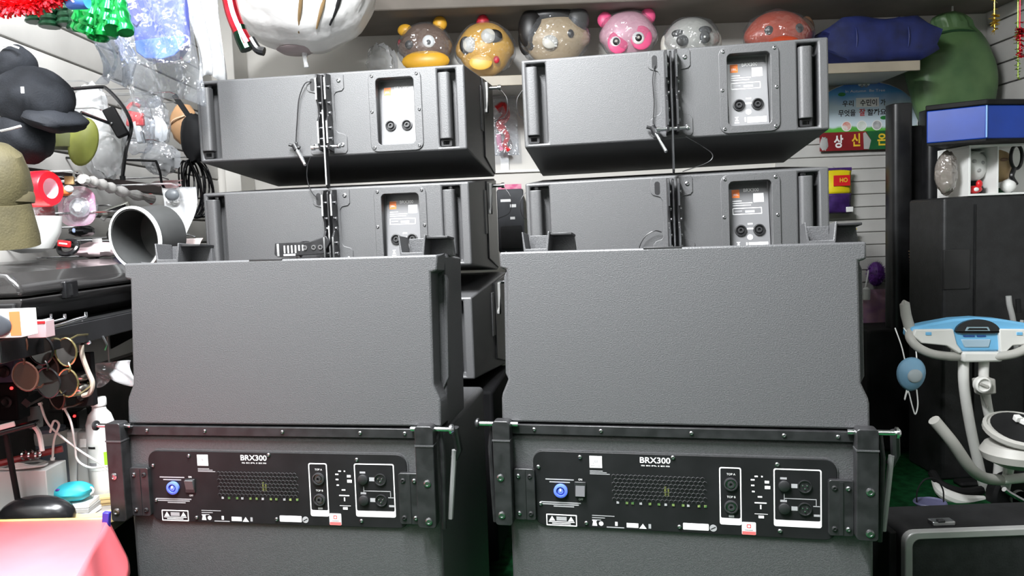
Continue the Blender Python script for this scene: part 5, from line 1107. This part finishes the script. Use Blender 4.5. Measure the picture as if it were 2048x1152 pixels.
# sunglasses
def sunglasses(label, px, py, Y, rot, lens, frame, sc=1.0):
    c = at(px, py, Y); t = thing('sunglasses', label, 'sunglasses', c+Vector((0,0,-.022)), rot, 'sunglasses hanging under the shelf')
    for s_ in (-1, 1):
        o_ = [(s_*.034*sc+.028*sc*math.cos(q)*(1+.1*math.cos(2*q)), .022+.023*sc*math.sin(q)) for q in [2*PI*i/20 for i in range(20)]]
        MB().prism(o_, -.001, .001).build('lens', lens, t); MB().tube([(x, 0, z_) for x, z_ in o_]+[(o_[0][0], 0, o_[0][1])], .0022, 6).build('rim', frame, t)
        MB().tube([(s_*.062*sc,0,.032),(s_*.066*sc,.03,.030),(s_*.060*sc,.09,.020),(s_*.055*sc,.105,.006)], .0022, 6).build('temple', frame, t)
    MB().tube(bez([(-.010,0,.026),(0,-.003,.031),(.010,0,.026)], 6), .002, 6).build('bridge', frame, t); return t
ld = mat('lens_dark', (.012,.010,.009), .08, spec=.8); lb = mat('lens_brown', (.05,.02,.012), .1, spec=.7); gd = mat('frame_gold', (.45,.38,.18), .25, .9); fb = mat('frame_brown', (.10,.04,.025), .35)
sunglasses('brown-framed sunglasses hanging at the far left under the shelf', 15, 705, 1.50, (0,1.35,.2), lb, fb)
sunglasses('large dark sunglasses hanging second under the shelf', 65, 715, 1.56, (0,1.45,.1), ld, m_bk, 1.05)
sunglasses('gold-rimmed dark sunglasses hanging nearest the steel bell', 112, 715, 1.62, (0,1.6,.0), ld, gd)
sunglasses('dark sunglasses turned away behind the gold-rimmed pair', 92, 748, 1.74, (0,1.4,-.3), ld, fb)
for i, (px, py) in enumerate(((25, 668), (55, 668), (100, 664))):
    p_ = at(px, py, 1.54); t = thing('chrome_peg', ['chrome peg at the far left under the shelf','chrome peg above the large dark sunglasses','chrome peg above the gold-rimmed sunglasses'][i], 'peg', p_, group='chrome pegs'); MB().tube([(0,0,0),(.006,.0,.010),(.018,.06,.018),(.02,.10,.02)], .003, 8).ball((0,0,0), .0045, 8, 6).build('peg', m_chrome, t); MB().tube([(.02,.10,.02),(.02,.10,max(.03,zs-.03-p_.z))], .003, 6).build('stem', m_chrome, t)
# hook with cable and steel bell
P_ = [at(160,672,1.72), at(172,686,1.72), at(180,684,1.72)]
t = thing('double_hook', 'chrome double hook under the shelf holding a pale cable', 'hook', P_[1]); MB().tube(bez(P_, 8), .004, 8).build('prong', m_chrome, t, neg(t)); MB().tube([P_[0], P_[0]+Vector((-.01,.03,.03))], .004, 8).build('stem', m_chrome, t, neg(t)); MB().tube([at(205,672,1.72), at(214,690,1.72), at(210,700,1.72)], .0025, 6).build('thin_hook', m_chrome, t, neg(t))
P_ = [at(163,690,1.71), at(165,712,1.71), at(175,740,1.71), at(185,765,1.71), at(180,785,1.71), at(165,792,1.71)]
t = thing('pale_cable', 'pale rubber cable looping down from the chrome hook', 'cable', P_[-1]); MB().tube(bez(P_, 30), .0055, 8).build('cable', mat('cable_pale', (.40,.36,.30), .5, var=.1), t, neg(t)); MB().cyl(P_[-1], P_[-1]+Vector((-.008,0,-.004)), .008, 8).build('plug', m_bkm, t, neg(t))
c = at(163, 766, 1.78); t = thing('steel_bell', 'two round steel bells on a dark bracket under the shelf', 'bell', at(163, 790, 1.78)); st_ = mat('bell_steel', (.52,.50,.46), .25, .9, var=.1)
MB().ball((0,0,.045), (.024,.02,.013), 18, 10).build('bell', st_, t); MB().ball((.002,-.008,.018), (.020,.02,.014), 18, 10).build('bell', st_, t); MB().bb(-.022,.022,.01,.03,-.03,.10).build('bracket', m_bkm, t, bevel=.002); MB().cyl((0,.02,.1), (0,.02,zs-.03-t.location.z), .004).build('stem', m_bkm, t)
t, w_, h_ = sheet('white plastic sheet sticking out beside the left plain cabinet', 178, 262, 722, 768, 1.9, m_clear2, 2, .012, 14, 'white_film', 'plastic sheet'); MB().cyl((0,0,h_), (0,0,zs-.03-t.location.z), .002, 6).build('hanger', m_greyp, t)
a = at(52, 806, 1.62); b_ = at(150, 752, 1.80); t = thing('black_stick', 'black square stick slanting under the sunglasses', 'stick', a); MB().tube([a, b_], .011, 4).build('stick', m_bkm, t, neg(t), smooth=False); MB().tube([b_, b_+Vector((.004,.01,-.0))], .013, 8).build('end_cap', m_bk, t, neg(t))
# counter and the things on it
zc = at(150, 1012, 1.80).z
t = thing('side_counter', 'low dark-edged counter along the left wall', 'counter', (-1.17, 1.95, FZ)); MB().bb(-.21,.22,-.37,.70,zc-FZ-.03,zc-FZ).build('top', mat('counter_top', (.36,.34,.33), .4, var=.2, vscale=10), t, bevel=.003); MB().bb(-.21,.20,-.36,.68,0,zc-FZ-.03).build('body', m_bkm, t)
# bottle
Yb = 1.86; c = at(213, 1005, Yb); s = Yb/1500; k = s/.00118
t = thing('milk_bottle', 'white plastic bottle with a green label beside the left speakers', 'bottle', (c.x, Yb, zc+.001)); Hb_ = at(213, 795, Yb).z-zc
pr = [(.0,.0),(.031,.0),(.034,.006),(.034,Hb_*.40),(.0335,Hb_*.62),(.033,Hb_*.74),(.026,Hb_*.83),(.0165,Hb_*.88),(.0155,Hb_*.92)]
MB().lathe(pr, n=28).build('body', mat('bottle_white', (.80,.80,.79), .25, var=.03), t); MB().lathe([(.0175,Hb_*.92),(.018,Hb_*.925),(.018,Hb_*.985),(.0165,Hb_),(0,Hb_)], n=28).build('cap', m_whitep, t)
MB().lathe([(.0346,Hb_*.30),(.0346,Hb_*.56)], n=28).build('label', mat('bottle_label', (.66,.70,.66), .4, c2=(.74,.76,.74), vscale=30), t); MB().patch(lambda u, v: (.0349*math.cos(-1.0+.7*u), .0349*math.sin(-1.0+.7*u), Hb_*(.34+.14*v)), 6, 2).build('green_panel', mat('label_green', (.30,.62,.03), .5), t); MB().patch(lambda u, v: (.035*math.cos(-2.1+.6*u), .035*math.sin(-2.1+.6*u), Hb_*(.52+.02*v)), 6, 1).build('label_print', m_bkm, t); MB().patch(lambda u, v: (.035*math.cos(-2.1+.6*u), .035*math.sin(-2.1+.6*u), Hb_*(.33+.05*v)), 6, 1).build('label_print', m_grey_print, t)
# white carton with earphones
c = at(70, 975, 1.66); t = thing('white_carton', 'white open carton with cables spilling over it on the counter', 'carton', (at(60, 985, 1.72).x, 1.72, zc+.001)); zt = at(60, 935, 1.72).z-zc
MB().bb(-.11,.06,-.03,.05,0,zt).build('carton', mat('carton_white', (.62,.61,.60), .5, var=.04), t, bevel=.002); MB().bb(.0,.062,-.034,-.03,0,zt*.5).build('dark_side', m_bkm, t)
for k in range(4): MB().tube(bez([(-.05+.01*k,-.02,zt+.004), (.0,-.035,zt+.008+.004*k), (.045-.008*k,-.01,zt+.006), (.02,.03,zt+.004), (-.03,.02+.006*k,zt+.006), (-.06,-.01,zt+.004)], 28), .0024, 6).build('cable', m_whitep, t)
MB().tube([(-.07,-.01,zt+.012),(.06,.04,zt+.030)], .008, 8).build('red_pen', mat('pen_red', (.30,.03,.03), .4, var=.2), t)
for k in range(3): MB().lathe([(.010,-.003),(.012,0),(.010,.003)], (-.01+.016*k,.005,zt+.028), 'x', 16).build('steel_ring', m_chrome, t)
# grey jar and black paddle
c = at(40, 890, 1.72); t = thing('grey_jar', 'blue grey jar standing behind the white carton', 'jar', (c.x, 1.84, zc+.001)); h_ = at(40, 858, 1.84).z-zc
MB().lathe([(.0,.0),(.034,.0),(.036,.01),(.036,h_*.85),(.030,h_*.95),(.032,h_),(0,h_)], n=26).build('jar', mat('jar_grey', (.12,.14,.18), .35, var=.1), t); MB().lathe([(.037,h_*.8),(.038,h_*.88),(.037,h_*.96)], n=26).build('ring', m_greyp, t)
a = at(-20, 868, 1.62); b_ = at(66, 850, 1.66); t = thing('black_paddle', 'black strap with a white printed band at the left edge', 'strap', a); MB().box((b_+a)/2-t.location+Vector((0,.0,0)), (.11,.03,.012), (0,-.2,.2)).build('strap', m_bk, t, bevel=.004); MB().box((b_+a)/2-t.location+Vector((-.012,-.018,.010)), (.06,.004,.012), (0,-.2,.2)).build('white_band', m_whitep, t, bevel=.002); MB().tube(bez([(b_-t.location), b_-t.location+Vector((.012,0,-.02)), b_-t.location+Vector((.016,0,-.06))], 8), .005, 8).build('cord', m_whitep, t)
MB().cyl((0.02,.02,0), (.02,.05,zc-a.z), .006).build('stand', m_bkm, t)
# adaptors and cable mess
for i, (lab, px, py, w_, h_) in enumerate((('white power adaptor leaning behind the carton', 108, 880, .030, .045), ('pale grey square adaptor block next to the bottle', 138, 885, .040, .060))):
    c = at(px, py, 1.80); t = thing('power_adaptor', lab, 'adaptor', (c.x, 1.86, zc+.001), (0,.08,.2), 'adaptors on the counter'); hh_ = at(px, py, 1.86).z-zc
    MB().bb(-w_/2,w_/2,-.02,.02,0,hh_+h_/2).build('block', m_greyp if i else m_whitep, t, bevel=.004); MB().bb(-w_/3,w_/3,-.022,-.02,hh_-.01,hh_+.012).build('face_plate', m_whitep, t, bevel=.001)
for i, (lab, pts) in enumerate((('white cable running from the hanging clutter down to the bottle foot', [(80,805),(95,845),(125,875),(165,905),(205,930),(232,955)]), ('white cable looping beside the adaptor blocks', [(128,815),(142,845),(150,890),(155,920),(180,935),(215,932)]), ('white cable loop in front of the adaptors', [(105,920),(108,880),(118,850),(108,842),(100,865)]), ('white cable lying in front of the teal pouch', [(122,1002),(160,995),(185,985),(180,975),(150,990)]))):
    P_ = [at(x, y, 1.74) for x, y in pts]; t = thing('white_cable', lab, 'cable', P_[-1], group='white cables on the counter'); MB().tube(bez(P_, 34), .0026, 6).build('cable', m_whitep, t, neg(t)); MB().cyl(P_[0], P_[0].lerp(P_[1], .12), .005, 8).build('plug', m_whitep, t, neg(t))
# dark clutter standing behind, with red indicator lights
rs = random.Random(12)
CL = ['dark radio','brown bottle','grey torch','black speaker box','smoky jar','dark camera','black charger','grey gadget']
for i, (px, py, w_, h_, m_) in enumerate(((25, 800, .05, .10, m_bkm), (70, 830, .035, .07, m_greyp), (115, 800, .04, .05, mat('clutter_grey', (.16,.15,.14), .4, var=.3, vscale=30)), (150, 850, .045, .09, m_bk), (178, 850, .04, .10, mat('clutter_brown', (.06,.045,.04), .4, var=.4, vscale=20)), (50, 760, .05, .05, mat('clutter_red', (.10,.02,.02), .4, var=.3)), (125, 735, .05, .09, m_bkm), (20, 740, .05, .06, mat('clutter_blue', (.06,.07,.12), .4, var=.4)))):
    c = atx(px, py, -1.30); nm = ['radio','bottle','torch','speaker_box','jar','camera','charger','gadget'][i]
    t = thing(nm, ['dark radio in the clutter at the far left wall','pale grey bottle in the dim clutter left of the adaptors','grey torch lying in the clutter below the gold-rimmed sunglasses','black speaker box with a red indicator beside the bottle','brown jar in the dim clutter right of the speaker box','dark red camera case behind the hanging sunglasses','black charger behind the steel bells','blue grey gadget behind the brown-framed sunglasses'][i], nm.replace('_', ' '), c+Vector((0,0,-h_/2)))
    if i in (1, 2, 4): MB().lathe([(0,0),(w_*.45,0),(w_*.5,h_*.1),(w_*.5,h_*.65),(w_*.25,h_*.85),(w_*.25,h_),(0,h_)], n=20).build('body', m_, t); MB().lathe([(w_*.28,h_*.86),(w_*.3,h_*.9),(w_*.28,h_*1.02),(0,h_*1.02)], n=16).build('cap', m_bkm, t)
    else: MB().bb(-w_/2,w_/2,-.02,.03,0,h_).build('body', m_, t, bevel=.004); MB().lathe([(w_*.3,-.001),(w_*.3,-.006),(w_*.2,-.008),(0,-.004)], (0,-.02,h_*.5), 'y', 18).build('dial', m_dark, t)
    if i in (0, 3): MB().ball((w_*.3,-.022,h_*.85), .004, 8, 6).build('red_indicator', mat('red_led', (.8,.02,.02), .3, emit=(1,.03,.03), estr=2.5), t)
    wall_hook(t, c+Vector((0,.01,h_*.3)))
# teal pouch
c = at(156, 975, 1.76); t = thing('paper_pad', 'small stack of white paper under the turquoise pouch', 'paper', (c.x, 1.74, zc+.001))
for k in range(3): MB().box((.002*k, 0, .006+.011*k), (.095-.006*k, .06, .010), (0, 0, .06*k)).build('sheet_block', m_whitep if k != 1 else m_greyp, t, bevel=.001)
t = thing('teal_pouch', 'turquoise cloth pouch lying in front of the bottle', 'pouch', (c.x, 1.74, zc+.035)); MB().ball((0,0,.022), (.046,.035,.022), 24, 14, lump(.06, 17, 2)).build('pouch', mat('turquoise', (.02,.36,.44), .55, var=.15, bump=.4, bscale=40), t); MB().ball((-.02,-.026,.034), (.006,.004,.004), 8, 6).build('purple_bead', mat('purple_bead', (.08,.02,.25), .4), t)
t, w_, h_ = None, 0, 0
# black round headset on the counter edge
c = at(45, 1005, 1.5); t = thing('black_helmet', 'black rounded helmet lying behind the pink table', 'helmet', (c.x, 1.69, zc-.0)); t.location = (at(45,1005,1.6).x, 1.645, zc+.001)
MB().ball((0,0,.035), (.085,.042,.045), 28, 16).build('shell', m_bk, t); MB().lathe([(.080,.010),(.088,.014),(.080,.020)], n=28, mod=lambda th, i: 1-.25*abs(math.sin(th))).build('edge', m_bkm, t)
# wooden ring
t = thing('wooden_ring', 'pale wooden hoop lying behind the pink table corner', 'hoop', (at(190,1040,1.72).x, 1.74, zc+.001)); 
MB().lathe([(.055,0),(.085,0),(.087,.012),(.085,.020),(.055,.020),(.053,.012),(.055,0)], n=40).build('hoop', mat('pale_wood2', (.62,.46,.22), .45, var=.12, vscale=16), t); MB().lathe([(.054,.004),(.0535,.016)], n=40).build('inner_groove', mat('wood_dark', (.25,.15,.06), .5), t)
# pink table with cloth
zt = at(110, 1036, 1.56).z
cor = [(-1.36,1.56),(-.868,1.54),(-.73,1.12),(-1.36,1.06)]
t = thing('pink_table', 'low table covered with a pink oilcloth in the lower left corner', 'table', (-1.1, 1.3, FZ)); o_ = Vector(t.location)
mp = mat('oilcloth_pink', (.62,.10,.12), .45, c2=(.68,.15,.18), vscale=3, bump=.15, bscale=20)
P_ = [(x-o_.x, y-o_.y) for x, y in cor]; zz = zt-FZ
MB().prism([(x*.98, y*.98) for x, y in P_], zz-.03, zz-.004, axis='z').build('top', mat('wood_table', (.35,.22,.10), .5, var=.1), t)
def edge(i, u):
    pts_ = [P_[0], P_[1], P_[2]]; a = pts_[i]; b_ = pts_[i+1]; return a[0]+(b_[0]-a[0])*u, a[1]+(b_[1]-a[1])*u
b = MB(); b.add([(x, y, zz) for x, y in P_], [(0,1,2,3)])
def skirt(u, v):
    x, y = edge(1, u); d = .03*v+.012*v*math.sin(14*u); return (x+d, y+.01*v*math.cos(9*u), zz-.004*v-(.085+.02*math.sin(8*u)+.05*(u > .0)*u)*v)
b.patch(skirt, 24, 8); b.build('oilcloth', mp, t, solid=.002)
MB().patch(lambda u, v: (P_[0][0]+(P_[1][0]-P_[0][0])*u, P_[0][1]+(P_[1][1]-P_[0][1])*u+.004, zz+.003-.02*v), 10, 2).build('yellow_edging', mat('edging_yellow', (.70,.48,.12), .5), t, solid=.003)
x, y = P_[1]; cl = MB().box((x+.004, y-.012, zz+.004), (.014,.012,.034), (0,.12,0)).build('blue_clip', mat('clip_blue', (.03,.025,.25), .4), t, bevel=.002)
for x, y in P_: MB().cyl((x*.9, y*.9, 0), (x*.9, y*.9, zz-.03), .018).build('leg', mat('wood_table', (.35,.22,.10), .5), t)
MB().patch(lambda u, v: (.30+.06*math.sin(5*u)+.02*v+.05*u, .20-.15*u, .02+.25*v), 10, 6).build('under_cloth', mat('pale_pink2', (.66,.30,.34), .7, var=.1), t, solid=.002)
